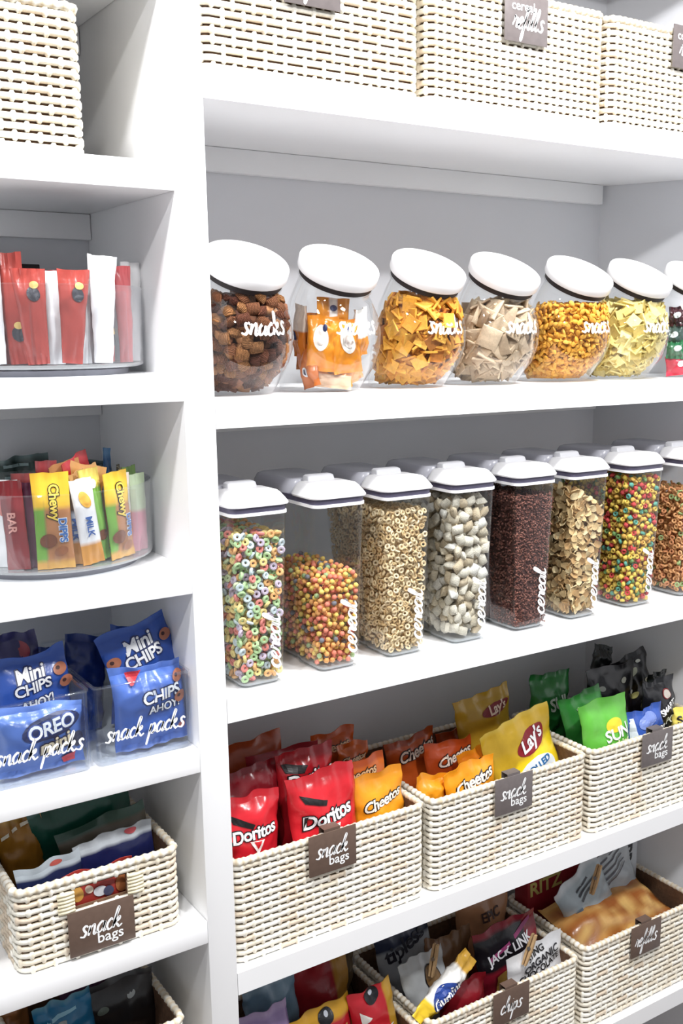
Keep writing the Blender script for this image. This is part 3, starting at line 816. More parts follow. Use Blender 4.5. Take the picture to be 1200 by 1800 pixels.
fill_jar(0, [geo_pillow(.023, .019, .013, True, k, 4.) for k in range(4)], .0146, wcols((3, (140, 90, 62), ''), (2, (116, 70, 52), ''), (2, (168, 116, 74), ''), (1, (98, 58, 46), '')), .152,
    'chocolate_nugget', 'rough chocolate brown nugget in a slanted jar', 'snack', 'chocolate nuggets', 'chocolate_nuggets_behind', 'chocolate nuggets packed deeper in their jar', .9, off=.007, pm=NUGM)
fill_jar(2, [geo_plate(.0255, .0040, .4, .03, 4, k) for k in range(2)], .0152, wcols((3, (226, 160, 52), ''), (2, (214, 144, 44), ''), (2, (236, 178, 70), ''), (1, (190, 118, 44), '')), .156,
    'cheese_cracker', 'orange square cheese cracker in a slanted jar', 'cracker', 'orange cheese crackers', 'cheese_crackers_behind', 'orange cheese crackers packed deeper in their jar', .75, off=.006)
fill_jar(3, [geo_plate(.039, .0040, .12, .01, 4, k) for k in range(2)], .0200, wcols((3, (206, 184, 156), ''), (2, (190, 166, 138), ''), (1, (222, 202, 172), '')), .146,
    'graham_square', 'large tan graham square in a slanted jar', 'cracker', 'tan graham squares', 'graham_squares_behind', 'tan graham squares packed deeper in their jar', .55, off=.008)
FISH = [(-.0085, .0045), (-.0055, .0012), (-.002, .0040), (.003, .0048), (.0072, .0028), (.0088, 0), (.0072, -.0028), (.003, -.0048), (-.002, -.0040), (-.0055, -.0012), (-.0085, -.0045), (-.0075, 0)]
fill_jar(4, [geo_outline(FISH, .0036, .35)], .0088, wcols((3, (230, 166, 54), ''), (2, (218, 148, 44), ''), (2, (240, 184, 78), '')), .146,
    'fish_cracker', 'small golden fish shaped cracker in a slanted jar', 'cracker', 'golden fish crackers', 'fish_crackers_behind', 'golden fish crackers packed deeper in their jar', .8, off=.004, tries=6500)
fill_jar(5, [geo_plate(.0245, .0036, .25, .03, 4, k) for k in range(2)], .0140, wcols((3, (234, 214, 132), ''), (2, (224, 198, 112), ''), (2, (244, 228, 158), '')), .154,
    'pale_cracker', 'pale yellow square cracker in a slanted jar', 'cracker', 'pale yellow crackers', 'pale_crackers_behind', 'pale yellow crackers packed deeper in their jar', .75, off=.006)

# ------------------------------------------------------------------ printed bags, pouches, boxes
FOIL = mat('foil_print', attr='Col', rough=.25, spec=.6, var=.10, vscale=35, bump=.3, bscale=60)
PRINT = {}
def ink(c):
    if c not in PRINT: PRINT[c] = mat('ink_%d_%d_%d' % c, c, rough=.4)
    return PRINT[c]
K, Wt = (24, 20, 22), (250, 250, 250)
class Bag:
    """pillow bag, front face -y, bottom seam at z = 0"""
    def __init__(s, w, h, t, seed, seal=.011, taper=1., wr=1.):
        s.w, s.h, s.t, s.seal, s.taper, s.wr = w, h, t, seal, taper, wr
        r = random.Random(seed); s.ph = [r.uniform(0, 6.28) for _ in range(10)]; s.k = [r.choice((2, 3, 4)) for _ in range(4)]; s.sk = r.uniform(-1, 1)
    def thick(s, u, v):
        zz = v*s.h; e = min(zz, s.h-zz)
        if e <= s.seal: return .0008
        q = (e-s.seal)/(s.h/2-s.seal)
        return .0008+s.t/2*(max(0., 1-abs(2*u-1)**2.4)**.75)*(1-(1-min(1, q))**2.6)
    def width(s, v):
        return s.w*(1+(s.taper-1)*(1-v))*(1-.05*math.sin(PI*v))
    def dy(s, u, v):
        e = min(v, 1-v)*s.h; p = s.ph
        a = .0035*math.exp(-e/.03)*math.sin(2*PI*s.k[0]*u+p[0]+ (v > .5)*1.7)
        b = .0016*math.sin(7*u+p[1]+5*v)*math.sin(9*v+p[2])
        c = .0035*s.sk*math.sin(2*PI*u*1.0+p[3])*math.exp(-e/.02)
        n = .0085*noise.noise(Vector((u*2.6+p[4], v*3.4*s.h/s.w, p[5])))*min(1., e/.02+.2)+.003*noise.noise(Vector((u*7+p[6], v*8*s.h/s.w, p[7])))
        return (a+b+c+n*min(1., s.t/.035))*s.wr
    def front(s, x, z, off=0.):
        v = max(0., min(1., z/s.h)); u = max(0., min(1., x/s.width(v)+.5))
        return Vector((x, -s.thick(u, v)+s.dy(u, v)-off, z))
    def mesh(s, col, name='bag', nu=20, nv=26):
        m = MB(); V = nv+1
        for side in (0, 1):
            for j in range(nv+1):
                v = j/nv
                if j == 1: v = s.seal/s.h
                if j == nv-1: v = 1-s.seal/s.h
                for i in range(nu+1):
                    u = i/nu; x = (u-.5)*s.width(v); T = s.thick(u, v)
                    m.cur = lin(col(u, v)); m.vert((x, (-T if side == 0 else T)+s.dy(u, v), v*s.h+s.wr*.011*v**5*noise.noise(Vector((u*2.3+s.ph[8], s.ph[9], 0)))*min(1., s.w/.1)))
        n = nu+1; off = n*(nv+1)
        for j in range(nv):
            for i in range(nu):
                q = [j*n+i, j*n+i+1, (j+1)*n+i+1, (j+1)*n+i]; m.f.append(q); m.f.append([off+a for a in q[::-1]])
        B = [i for i in range(nu)]+[j*n+nu for j in range(nv)]+[nv*n+i for i in range(nu, 0, -1)]+[j*n for j in range(nv, 0, -1)]
        for a in range(len(B)):
            p, q = B[a], B[(a+1) % len(B)]; m.f.append([q, p, off+p, off+q])
        return m.mesh(name, FOIL, ang=60, color=True)
def disc2d(cx, cy, rx, ry, rot=0., n=20, rings=4):
    V = [(cx, cy)]; F = []; c, sn = math.cos(rot), math.sin(rot)
    for r in range(1, rings+1):
        for k in range(n):
            a = 2*PI*k/n; x, y = rx*r/rings*math.cos(a), ry*r/rings*math.sin(a); V.append((cx+x*c-y*sn, cy+x*sn+y*c))
    for k in range(n): F.append([0, 1+k, 1+(k+1) % n])
    for r in range(rings-1):
        for k in range(n): F.append([1+r*n+k, 1+(r+1)*n+k, 1+(r+1)*n+(k+1) % n, 1+r*n+(k+1) % n])
    return V, F
def quad2d(p, n=5):
    V = []; F = []
    for j in range(n+1):
        for i in range(n+1):
            a, b = i/n, j/n
            V.append(tuple((1-a)*(1-b)*p[0][k]+a*(1-b)*p[1][k]+a*b*p[2][k]+(1-a)*b*p[3][k] for k in (0, 1)))
    for j in range(n):
        for i in range(n): q = j*(n+1)+i; F.append([q, q+1, q+n+2, q+n+1])
    return V, F
def prints(bag, e, items):
    """items: ('t'|'s', text, x, down, width, colour, outline, rot, shear) / ('e', x, down, rx, ry, colour, rot) / ('q', 4 points (x, down), colour)"""
    for k, it in enumerate(items):
        off = .0011+.0007*k
        if it[0] in 'ts':
            _, text, x, d, wd, c, oc, rot, sh = it
            V, F = block2d(text, .025, sh, .95) if it[0] == 't' else script2d(text, .26, .25)
            if oc:
                V2, F2 = block2d(text, .085, sh, .95)
                V2 = fit2d(V2, width=wd, rot=rot, cx=x, cy=bag.h-d, ref=V if it[0] == 't' else None)
                decal('logo_outline', V2, F2, lambda a, z: bag.front(a, z, off), ink(oc), e)
            V = fit2d(V, width=wd, rot=rot, cx=x, cy=bag.h-d)
            decal('logo_lettering', V, F, lambda a, z: bag.front(a, z, off+.0009), ink(c), e)
        elif it[0] == 'e':
            _, x, d, rx, ry, c, rot = it
            V, F = disc2d(x, bag.h-d, rx, ry, rot); decal('printed_patch', V, F, lambda a, z: bag.front(a, z, off), ink(c), e)
        else:
            V, F = quad2d([(a, bag.h-d) for a, d in it[1]]); decal('printed_patch', V, F, lambda a, z: bag.front(a, z, off), ink(it[2]), e)
def flat(c, c2=None):
    return lambda u, v: c if (c2 is None or .06 < v < .94) else c2
def place_bag(name, label, group, X, Y, ztop, w, h, t, col, items=(), tilt=5., roll=0., yaw=0., seed=0, taper=1., cat='snack bag', seal=.011, wr=1., zb=None):
    """X, Y, ztop: middle of the top edge"""
    R = Matrix.Rotation(math.radians(yaw), 4, 'Z') @ Matrix.Rotation(-math.radians(tilt), 4, 'X') @ Matrix.Rotation(math.radians(roll), 4, 'Y')
    bag = Bag(w, h, t, seed, seal, taper, wr)
    e = empty(name, (0, 0, 0)); M = Matrix.Translation(Vector((X, Y, ztop))-(R.to_3x3() @ Vector((0, 0, h)))) @ R
    e.matrix_world = M; tag(e, label, cat, group)
    pc = link('pouch', bag.mesh(col, 'pouch'), e)
    prints(bag, pc, items)
    return e, bag
DOR = lambda s=1.: [('q', [(-.045*s, .030), (.002*s, .052), (-.002*s, .060), (-.038*s, .046)], K), ('t', 'Doritos', .0, .068*s, .088*s, Wt, K, .10, .15), ('q', [(-.012*s, .082*s), (.016*s, .082*s), (.004*s, .105*s), (.002*s, .105*s)], (246, 230, 225)), ('q', [(-.005*s, .083*s), (.010*s, .083*s), (.003*s, .096*s), (.002*s, .096*s)], (200, 30, 40))]
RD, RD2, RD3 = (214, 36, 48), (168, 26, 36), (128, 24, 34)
OR1, OR2, OR3 = (246, 158, 34), (222, 112, 30), (188, 82, 30)
CHE = lambda s=1., c=(255, 250, 235): [('t', 'Cheetos', .004, .05*s, .086*s, c, K, .16, .3)]
G1 = 'chip bags in the basket beside the upright'
P = place_bag
FZ = -1.038
def inb(name, lab, grp, X, Y, zt, w, t, col, items=(), floor=FZ, **k):
    tl = k.get('tilt', 5.)
    return P(name, lab, grp, X, Y, zt, w, min((zt-floor)/math.cos(math.radians(tl)), w*1.55), t, col, items, **k)
inb('chip_bag', 'bright red chip bag leaning on the upright, white lettering with a pointed tail', G1, .731, .078, -.772, .112, .045, flat(RD), DOR(.95), tilt=4, roll=3, seed=1)
inb('chip_bag', 'bright red chip bag directly behind the brown snack bags tag', G1, .868, .076, -.765, .140, .045, flat((218, 40, 50)), [(it if it[0] != 'x' else it) for it in DOR(1.15)], tilt=4, roll=-2, seed=2)
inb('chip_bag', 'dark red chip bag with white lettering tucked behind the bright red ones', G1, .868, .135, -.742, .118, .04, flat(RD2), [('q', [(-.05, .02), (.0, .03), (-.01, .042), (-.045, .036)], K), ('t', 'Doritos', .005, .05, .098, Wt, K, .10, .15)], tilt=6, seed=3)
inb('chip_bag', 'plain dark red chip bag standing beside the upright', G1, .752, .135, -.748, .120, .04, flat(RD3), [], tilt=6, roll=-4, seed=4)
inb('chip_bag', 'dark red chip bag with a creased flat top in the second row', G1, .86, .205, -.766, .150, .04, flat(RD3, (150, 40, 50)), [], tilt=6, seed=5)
inb('chip_bag', 'rust orange chip bag at the back of the basket beside the upright', G1, .815, .262, -.757, .150, .04, flat((170, 76, 40)), [], tilt=5, seed=6)
inb('chip_bag', 'golden orange cheese puff bag with white outlined lettering', G1, .988, .082, -.802, .112, .042, flat(OR1), CHE(1.), tilt=4, roll=-4, seed=7)
inb('chip_bag', 'deep orange cheese puff bag behind the golden one', G1, .972, .140, -.795, .145, .04, flat(OR2, OR3), [('t', 'Cheetos', .012, .028, .075, (240, 200, 150), K, .1, .3)], tilt=6, roll=-3, seed=8)
inb('chip_bag', 'brown orange cheese puff bag at the back, half hidden', G1, 1.000, .258, -.780, .10, .04, flat(OR3), [('t', 'Cheetos', .0, .03, .07, (230, 190, 150), K, .1, .3)], tilt=5, seed=9)
inb('chip_bag', 'brown orange cheese puff bag standing against the basket side', G1, 1.010, .200, -.787, .070, .035, flat((196, 92, 34)), [('t', 'Cheetos', .0, .03, .055, (240, 210, 170), K, .1, .3)], tilt=5, seed=10)

G2 = 'bags in the yellow and orange snack basket'
inb('chip_bag', 'plain golden orange bag against the inner side of its basket', G2, 1.128, .095, -.846, .075, .035, flat(OR1), [], tilt=5, roll=6, seed=11)
inb('chip_bag', 'golden orange cheese puff bag lying behind the basket rim', G2, 1.205, .083, -.838, .125, .04, flat(OR1), [('t', 'Cheetos', .006, .034, .095, (255, 246, 230), K, .18, .3)], tilt=4, roll=-6, seed=12)
inb('chip_bag', 'orange cheese puff bag wedged under the yellow chip bag', G2, 1.272, .128, -.832, .115, .04, flat((238, 138, 34), OR1), [('t', 'Cheetos', .008, .026, .08, (255, 240, 220), K, .2, .3)], tilt=6, roll=-9, seed=13)
inb('chip_bag', 'brown orange bag at the back with white lettering', G2, 1.165, .225, -.818, .125, .04, flat(OR3, (150, 62, 26)), [('t', 'Cheetos', .01, .03, .095, (250, 235, 220), K, .16, .3)], tilt=5, roll=-6, seed=14)
inb('chip_bag', 'rust coloured bag leaning on the brown orange one', G2, 1.225, .172, -.826, .12, .04, flat((176, 70, 28)), [('t', 'Cheetos', .01, .03, .09, (250, 235, 220), K, .16, .3)], tilt=6, seed=15)
inb('chip_bag', 'rust coloured bag in the rear corner under the gold bag', G2, 1.312, .255, -.845, .12, .04, flat((168, 66, 28)), [], tilt=5, seed=16)
GD, GD2 = (206, 168, 46), (186, 148, 44)
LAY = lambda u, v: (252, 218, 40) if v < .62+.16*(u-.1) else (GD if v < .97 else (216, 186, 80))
inb('chip_bag', 'bright yellow chip bag with a red oval leaning over the basket rim', G2, 1.345, .110, -.786, .186, .052, LAY, [('e', .022, .052, .046, .022, (140, 28, 40), .30), ('t', "Lay's", .022, .052, .070, Wt, None, .28, .25), ('e', .012, .122, .052, .036, (240, 246, 250), .2), ('t', 'ROLLED', .014, .104, .070, (40, 110, 170), None, .22, 0), ('t', 'GOLD', .014, .124, .055, (40, 120, 180), None, .22, 0)], tilt=5, roll=-13, seed=17)
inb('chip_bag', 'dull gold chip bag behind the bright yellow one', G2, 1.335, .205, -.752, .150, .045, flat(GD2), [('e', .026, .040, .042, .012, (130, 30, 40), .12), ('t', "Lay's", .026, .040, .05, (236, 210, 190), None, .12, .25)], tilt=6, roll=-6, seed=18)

G3 = 'bags in the green and black chip basket'
GR1, GR2 = (104, 190, 70), (44, 122, 58)
inb('chip_bag', 'dark green chip bag with wide white letters in the rear corner', G3, 1.560, .236, -.758, .118, .045, flat(GR2, (34, 98, 48)), [('t', 'SUN', .018, .068, .075, (214, 226, 214), None, .12, 0)], tilt=5, roll=4, seed=19)
inb('chip_bag', 'mid green chip bag lying between dark green and light green ones', G3, 1.570, .150, -.785, .125, .045, flat((58, 142, 62)), [('e', -.02, .03, .006, .004, (220, 235, 220), 0)], tilt=6, roll=-8, seed=20)
inb('chip_bag', 'light green chip bag with white letters and a yellow sun', G3, 1.566, .079, -.776, .142, .05, lambda u, v: (190, 206, 60) if v < .45 else GR1, [('e', .012, .060, .022, .016, (236, 214, 60), 0), ('t', 'SUN', .016, .078, .066, Wt, None, .10, 0), ('t', 'chips', .024, .104, .05, (246, 240, 200), None, .10, .2)], tilt=4, roll=-5, seed=21)
BK = (26, 24, 28)
inb('popcorn_bag', 'large black bag with scattered white puffs behind the blue bag', G3, 1.715, .200, -.760, .150, .05, flat(BK), [('e', .03, .04, .010, .006, (206, 206, 190), .3), ('e', -.04, .05, .008, .006, (180, 184, 176), 0), ('e', .01, .10, .012, .008, (170, 164, 96), 0), ('e', .05, .07, .007, .005, (210, 210, 200), 0)], tilt=5, roll=2, seed=22)
inb('popcorn_bag', 'black bag with a peaked corner standing against the wall', G3, 1.785, .215, -.756, .11, .04, flat((30, 28, 32)), [('e', .0, .04, .014, .008, (190, 194, 170), .3), ('e', .03, .07, .007, .005, (214, 210, 190), 0), ('e', -.02, .09, .016, .007, (196, 190, 120), 0), ('e', .02, .02, .006, .004, (226, 226, 216), 0)], tilt=5, roll=-12, seed=23)
inb('popcorn_bag', 'black bag with only its pointed top showing over the others', G3, 1.755, .262, -.735, .06, .03, flat((34, 36, 36)), [], tilt=3, roll=14, seed=24)
inb('popcorn_bag', 'black bag with a white heart and lettering beside the blue bag', G3, 1.768, .108, -.780, .105, .045, flat((32, 32, 36)), [('e', .012, .036, .012, .012, (150, 40, 44), 0), ('e', .012, .036, .0095, .010, (236, 226, 214), 0), ('t', 'SMART', .006, .065, .056, Wt, None, .35, .1), ('t', 'POP', .012, .092, .04, (226, 230, 210), None, .1, .1)], tilt=5, roll=-4, seed=25)
inb('chip_bag', 'blue chip bag with white lettering and white triangle', G3, 1.694, .077, -.826, .112, .045, flat((58, 92, 178)), [('q', [(-.048, .012), (-.036, .012), (-.034, .06), (-.05, .06)], (226, 232, 240)), ('e', .0, .026, .028, .014, (120, 140, 205), .3), ('t', 'Doritos', .018, .054, .066, Wt, K, .16, .15)], tilt=4, roll=-5, seed=26)
inb('popcorn_bag', 'pale yellow popcorn bag with dark script at the wall end', G3, 1.812, .066, -.840, .062, .035, flat((246, 226, 110)), [('t', 'Smart', .0, .022, .055, (40, 36, 40), None, .3, .3)], tilt=2, roll=-4, seed=27)
inb('popcorn_bag', 'dark and yellow bag standing against the wall behind the pale yellow one', G3, 1.818, .150, -.785, .06, .035, lambda u, v: (236, 200, 60) if v < .7 else (30, 34, 34), [], tilt=3, roll=-4, seed=28)

# ------------------------------------------------------------------ pouches in jars
def jar_pouch(i, name, label, group, th, r, z, w, h, t, col, items=(), roll=0., tilt=0., seed=0, cat='snack pouch'):
    a = math.radians(th); c = Vector((JX[i], JY-.041, JZ))
    e, b = P(name, label, group, 0, 0, 0, w, h, t, col, items, tilt=tilt, roll=roll, yaw=th, seed=seed, cat=cat, seal=.006, wr=.7)
    R = e.matrix_world.to_3x3()
    mid = c+Vector((r*math.sin(a), -r*math.cos(a), z)); M = R.to_4x4(); M.translation = mid-R @ Vector((0, 0, h/2)); e.matrix_world = M
    return e
GJ = 'orange pouches in the second jar'
OP = (232, 144, 34)
OV = lambda k: [('e', 0, .034, .0125, .021, (246, 240, 232), .1), ('e', .006, .018, .004, .006, (44, 52, 96), 0), ('e', .0, .034, .008, .012, (224, 214, 208), .2)]
jar_pouch(1, 'snack_pouch', 'orange pouch with a white oval at the middle of the jar', GJ, -46, .052, .078, .052, .088, .022, flat(OP), OV(0), roll=4, seed=41)
jar_pouch(1, 'snack_pouch', 'orange pouch with a white oval under the white script on the jar', GJ, -4, .052, .074, .052, .086, .022, flat((226, 140, 32)), OV(1), roll=-5, seed=42)
jar_pouch(1, 'snack_pouch', 'orange pouch with a white stripe standing highest in the jar', GJ, -24, .030, .118, .054, .066, .018, lambda u, v: (246, 242, 236) if .38 < u < .62 else (230, 148, 40), [('e', 0, .016, .006, .005, (60, 66, 110), 0)], roll=3, seed=43)
jar_pouch(1, 'snack_pouch', 'brown orange pouch hanging along the side wall of the jar', GJ, -98, .054, .098, .044, .086, .016, lambda u, v: (216, 200, 186) if v > .5 else (196, 110, 36), [('e', 0, .05, .004, .008, (40, 44, 84), .4)], roll=8, seed=44)
jar_pouch(1, 'snack_pouch', 'brown orange pouch slanting down to the jar base', GJ, -80, .050, .042, .044, .070, .018, flat((196, 108, 48)), [('e', 0, .045, .006, .008, (230, 232, 236), .2), ('e', 0, .045, .003, .005, (40, 44, 84), .2)], roll=-14, seed=45)
jar_pouch(1, 'snack_pouch', 'pale orange pouch lying at the bottom of the jar', GJ, -38, .034, .026, .078, .038, .018, lambda u, v: (222, 190, 160) if v < .6 else (206, 128, 58), [('e', .004, .01, .006, .004, (40, 44, 84), .2)], roll=6, seed=46)
jar_pouch(1, 'snack_pouch', 'orange pouch with a white end at the front of the jar', GJ, 38, .052, .096, .050, .076, .018, lambda u, v: (244, 242, 238) if v > .42 else (222, 140, 46), [], roll=-8, seed=47)
jar_pouch(1, 'snack_pouch', 'orange pouch with a dark blue mark low at the front', GJ, 30, .040, .044, .050, .062, .018, flat((216, 140, 54)), [('e', 0, .02, .004, .010, (36, 44, 90), .3), ('e', .0, .02, .0025, .007, (236, 240, 246), .3)], roll=-18, seed=48)
jar_pouch(1, 'snack_pouch', 'dark orange pouch buried in the middle of the jar', GJ, -20, .004, .066, .10, .090, .03, flat((186, 104, 36)), [], seed=49)
jar_pouch(1, 'snack_pouch', 'dull orange pouch standing against the rear wall of the jar', GJ, 180, .046, .080, .08, .090, .02, flat((190, 112, 50)), [], seed=50)
GK = 'fruit pouches in the jar by the wall'
for th, r, z, w_, h_, c, lab in ((-62, .052, .125, .034, .040, (74, 34, 42), 'maroon fruit pouch at the top of the jar by the wall'), (-66, .050, .085, .040, .044, (70, 90, 84), 'dark grey green fruit pouch in the jar by the wall'),
                                 (-58, .054, .058, .044, .040, (44, 116, 74), 'green fruit pouch in the jar by the wall'), (-50, .048, .026, .060, .042, (204, 56, 78), 'pinkish red fruit pouch at the bottom of the jar by the wall'),
                                 (-15, .050, .05, .05, .06, (196, 52, 66), 'red fruit pouch at the front of the jar by the wall'), (-10, .046, .105, .046, .05, (60, 44, 58), 'dark purple fruit pouch near the lid of the jar by the wall')):
    jar_pouch(6, 'fruit_pouch', lab, GK, th, r, z, w_, h_, .02, flat(c), [('e', .003, h_*.45, .008, .006, (226, 232, 236), .3)], roll=th % 17-8, seed=int(z*1000)+60)

# ------------------------------------------------------------------ sachets and bars on the turntables
def on_table(T, name, label, group, deg, r, w, h, t, col, items=(), base=.0168, tilt=0., roll=0., yaw=0., seed=0, taper=1., cat='packet', wr=.6):
    a = math.radians(deg); R = Matrix.Rotation(a+math.radians(yaw), 4, 'Z') @ Matrix.Rotation(-math.radians(tilt), 4, 'X') @ Matrix.Rotation(-math.radians(roll), 4, 'Y')
    bag = Bag(w, h, t, seed, .008, taper, wr); e = empty(name); tag(e, label, cat, group)
    e.matrix_world = Matrix.Translation((T[0]+r*math.sin(a), T[1]-r*math.cos(a), T[2]+base+abs(math.sin(math.radians(roll)))*w*taper*.5)) @ R
    pc = link('pouch', bag.mesh(col, 'pouch', 12, 18), e); prints(bag, pc, items); return e
RS1, WS = (172, 72, 64), (236, 236, 237)
GS = 'sachets on the upper turntable'
EMB = lambda d: [('e', .004, d, .0085, .010, (62, 62, 70), .3), ('e', .006, d-.012, .006, .005, (226, 196, 120), 0)]
SA = [(-52, WS, .052, .140, 0, [], 'white sachet at the far end of the sachet row'), (-42, WS, .050, .146, 4, [], 'tall white sachet beside the first red one'),
      (-29, RS1, .042, .150, 5, EMB(.110), 'red sachet with a dark emblem near its foot, tallest of the red ones'), (-17, RS1, .046, .128, 4, EMB(.034), 'red sachet with a dark emblem near its top, between white ones'),
      (-6, WS, .040, .126, 0, [], 'white sachet wedged between two red sachets'), (2, RS1, .046, .128, -6, EMB(.034), 'red sachet leaning with a dark emblem at its top corner'),
      (13, WS, .040, .128, 0, [], 'plain white sachet right of the leaning red sachet'), (24, WS, .050, .150, -3, [], 'broad white sachet with a torn pointed top'),
      (38, (200, 104, 100), .040, .132, 5, EMB(.100), 'red sachet beside the divider with a low emblem'), (50, (186, 84, 88), .036, .138, 2, [], 'dark red sachet behind the divider'), (74, WS, .044, .146, -4, [], 'white sachet with a pointed corner next to the upright')]
for k, (dg, c, w_, h_, ro, it, lab) in enumerate(SA):
    on_table(TT1, 'sachet', lab, GS, dg, .133 if k % 2 or k == 10 else .117, w_, h_, .013, flat(c, tuple(min(255, int(v*1.05)) for v in c)), it, roll=ro*.8, seed=100+k, taper=.62, yaw=-max(0, dg-18)*.85)
for k, (dg, c, lab) in enumerate(((-40, (170, 52, 48), 'dark red sachet in the second row behind the white ones'), (-10, (150, 40, 40), 'maroon sachet in the second row by the low white one'), (8, (158, 44, 42), 'maroon sachet in the second row behind the leaning red one'), (36, (250, 250, 250), 'white sachet in the second row near the upright'))):
    on_table(TT1, 'sachet', lab, GS, dg, .094, .06, .128, .014, flat(c), [], seed=120+k)
e = boxobj('tea_box', (.36, .328, -.0625), (.513, .372, .105), mat('dark_card', (40, 28, 30), rough=.5, var=.15, vscale=30)); tag(e, 'dark brown carton at the back of the sachet shelf', 'box')

GB = 'bars on the lower turntable'
CHW = lambda u, v: (236, 190, 60) if v > .62 else ((120, 172, 72) if u < .3 else (186, 128, 84)) if v > .08 else (222, 170, 90)
CHT = [('t', 'Chewy', .002, .042, .052, (244, 214, 90), K, -PI/2, 0), ('t', 'DIPPS', .013, .082, .034, (60, 110, 180), (236, 240, 246), -PI/2, 0), ('e', -.008, .096, .012, .010, (120, 70, 46), .2), ('e', .008, .112, .010, .007, (150, 92, 56), .4)]
SB2 = lambda u, v: (246, 246, 248) if v > .25 else (214, 150, 70)
BA = [(-50, .056, .128, lambda u, v: (246, 246, 246), [('e', .006, .036, .010, .016, (206, 96, 84), 0)], 0, 'white packet with a red drop beside the maroon bars'),
      (-37, .034, .128, flat((132, 40, 44)), [('t', 'BAR', .0, .06, .03, (214, 150, 140), None, -PI/2, 0)], 3, 'maroon bar standing next to the white packet'), (-28, .030, .124, flat((96, 52, 72)), [], 0, 'purple brown bar beside the first yellow topped bar'),
      (-15, .052, .138, CHW, CHT, 1, 'yellow topped granola bar with black outlined lettering and green side'), (-2, .038, .112, lambda u, v: (104, 74, 54) if v > .7 else (216, 226, 240) if v > .3 else (214, 150, 74), [('t', 'MILK', .0, .06, .034, (50, 90, 160), None, -PI/2, 0)], -2, 'brown topped bar with a pale blue band'),
      (8, .034, .126, SB2, [('e', .0, .03, .008, .013, (240, 180, 70), .4), ('t', 'MILK', .0, .07, .03, (60, 100, 170), None, -PI/2, 0)], 8, 'white bar with an orange oval and blue lettering'), (18, .034, .138, lambda u, v: (240, 216, 110) if v > .82 else (128, 178, 84), [('e', .004, .1, .009, .008, (120, 70, 46), .2), ('e', 0, .022, .007, .007, (246, 246, 240), 0)], 8, 'green bar with a pale yellow top leaning on the chewy bar'),
      (31, .046, .130, CHW, CHT, 5, 'yellow topped granola bar with black outlined lettering next to the green bar'), (44, .036, .122, lambda u, v: (246, 236, 226) if v > .5 else (222, 150, 60), [('t', 'NRG', .0, .085, .036, (246, 210, 90), K, -PI/2, 0)], 2, 'orange and white bar beside the pink one'),
      (57, .034, .120, lambda u, v: (208, 130, 150) if v < .55 else (196, 214, 180), [], 0, 'pink and pale green bar behind the turntable divider'), (70, .032, .128, lambda u, v: (206, 222, 196) if v < .8 else (150, 190, 110), [], 0, 'pale green bar next to the upright')]
for k, (dg, w_, h_, c, it, ro, lab) in enumerate(BA):
    on_table(TT2, 'snack_bar', lab, GB, dg, .133 if k % 2 else .119, w_, h_, .012, c, it, roll=ro*.8, seed=140+k, cat='snack bar', wr=.4, yaw=-max(0, dg-22)*.8)
for k, (dg, r, w_, h_, c, ro, lab) in enumerate(((-2, .096, .056, .140, (206, 150, 84), -14, 'tan bar rising behind the brown topped bar'), (14, .092, .050, .146, (170, 112, 60), 12, 'brown bar rising behind the green one'), (30, .096, .060, .134, (196, 146, 84), 14, 'tan wrapped bar behind the second chewy bar'),
                                                 (36, .080, .060, .152, (176, 36, 44), 18, 'red bar tilted above the others'), (-34, .094, .05, .134, (120, 40, 40), 0, 'dark red bar behind the maroon ones'), (-18, .085, .03, .150, (140, 40, 44), 0, 'thin red bar sticking up behind the yellow topped bar'), (58, .085, .03, .156, (44, 92, 140), -6, 'thin blue bar sticking up near the upright'), (66, .105, .04, .128, (70, 60, 40), 10, 'dark bar behind the pale green one'))):
    on_table(TT2, 'snack_bar', lab, GB, dg, r, w_, h_, .012, flat(c, tuple(min(255, v+40) for v in c)), [], roll=ro, seed=160+k, cat='snack bar')
for k, (x, y, zt, w_, c, lab) in enumerate(((.470, .352, -.206, .085, (44, 62, 58), 'dark green crumpled bag behind the granola bar turntable'), (.565, .350, -.216, .075, (52, 70, 70), 'dark grey green crumpled bag behind the granola bars near the upright'))):
    P('crumpled_bag', lab, 'crumpled bags behind the bars', x, y, zt, w_, zt+.3505, .035, flat(c, (120, 140, 140)), [('q', [(-.035, .012), (.035, .010), (.035, .014), (-.035, .017)], (150, 172, 172)), ('q', [(-.035, .03), (.03, .028), (.03, .031), (-.035, .034)], (120, 150, 150))], tilt=0, seed=180+k, wr=1.6)

# ------------------------------------------------------------------ cookie bags in the clear bins
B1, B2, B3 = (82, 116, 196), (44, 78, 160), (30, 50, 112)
COOK = lambda x, d, r=.011: [('e', x, d, r, r*.8, (178, 112, 84), .2), ('e', x-.003, d-.002, r*.3, r*.25, (70, 40, 36), 0)]
GC1 = 'blue bags in the bin next to the upright'; GC2 = 'blue bags in the bin away from the upright'
AHOY = lambda s=1.: [('t', 'CHIPS', .014, .046*s, .062*s, Wt, (26, 40, 90), .10, .1), ('t', 'AHOY!', .016, .066*s, .052*s, Wt, (26, 40, 90), .08, .1)]
MINI = lambda s=1.: [('t', 'Mini', .0, .030*s, .050*s, Wt, (30, 44, 96), .1, .2), ('t', 'CHIPS', .0, .052*s, .062*s, Wt, (30, 44, 96), .1, .1)]
BF = -.631
def bn(lab, g, X, Y, zt, w, c, it, **k):
    return P('cookie_bag', lab, g, X, Y, zt, w, min(zt-BF, .168), k.pop('t', .04), flat(c, tuple(min(255, v+18) for v in c)), it, cat='cookie bag', **k)
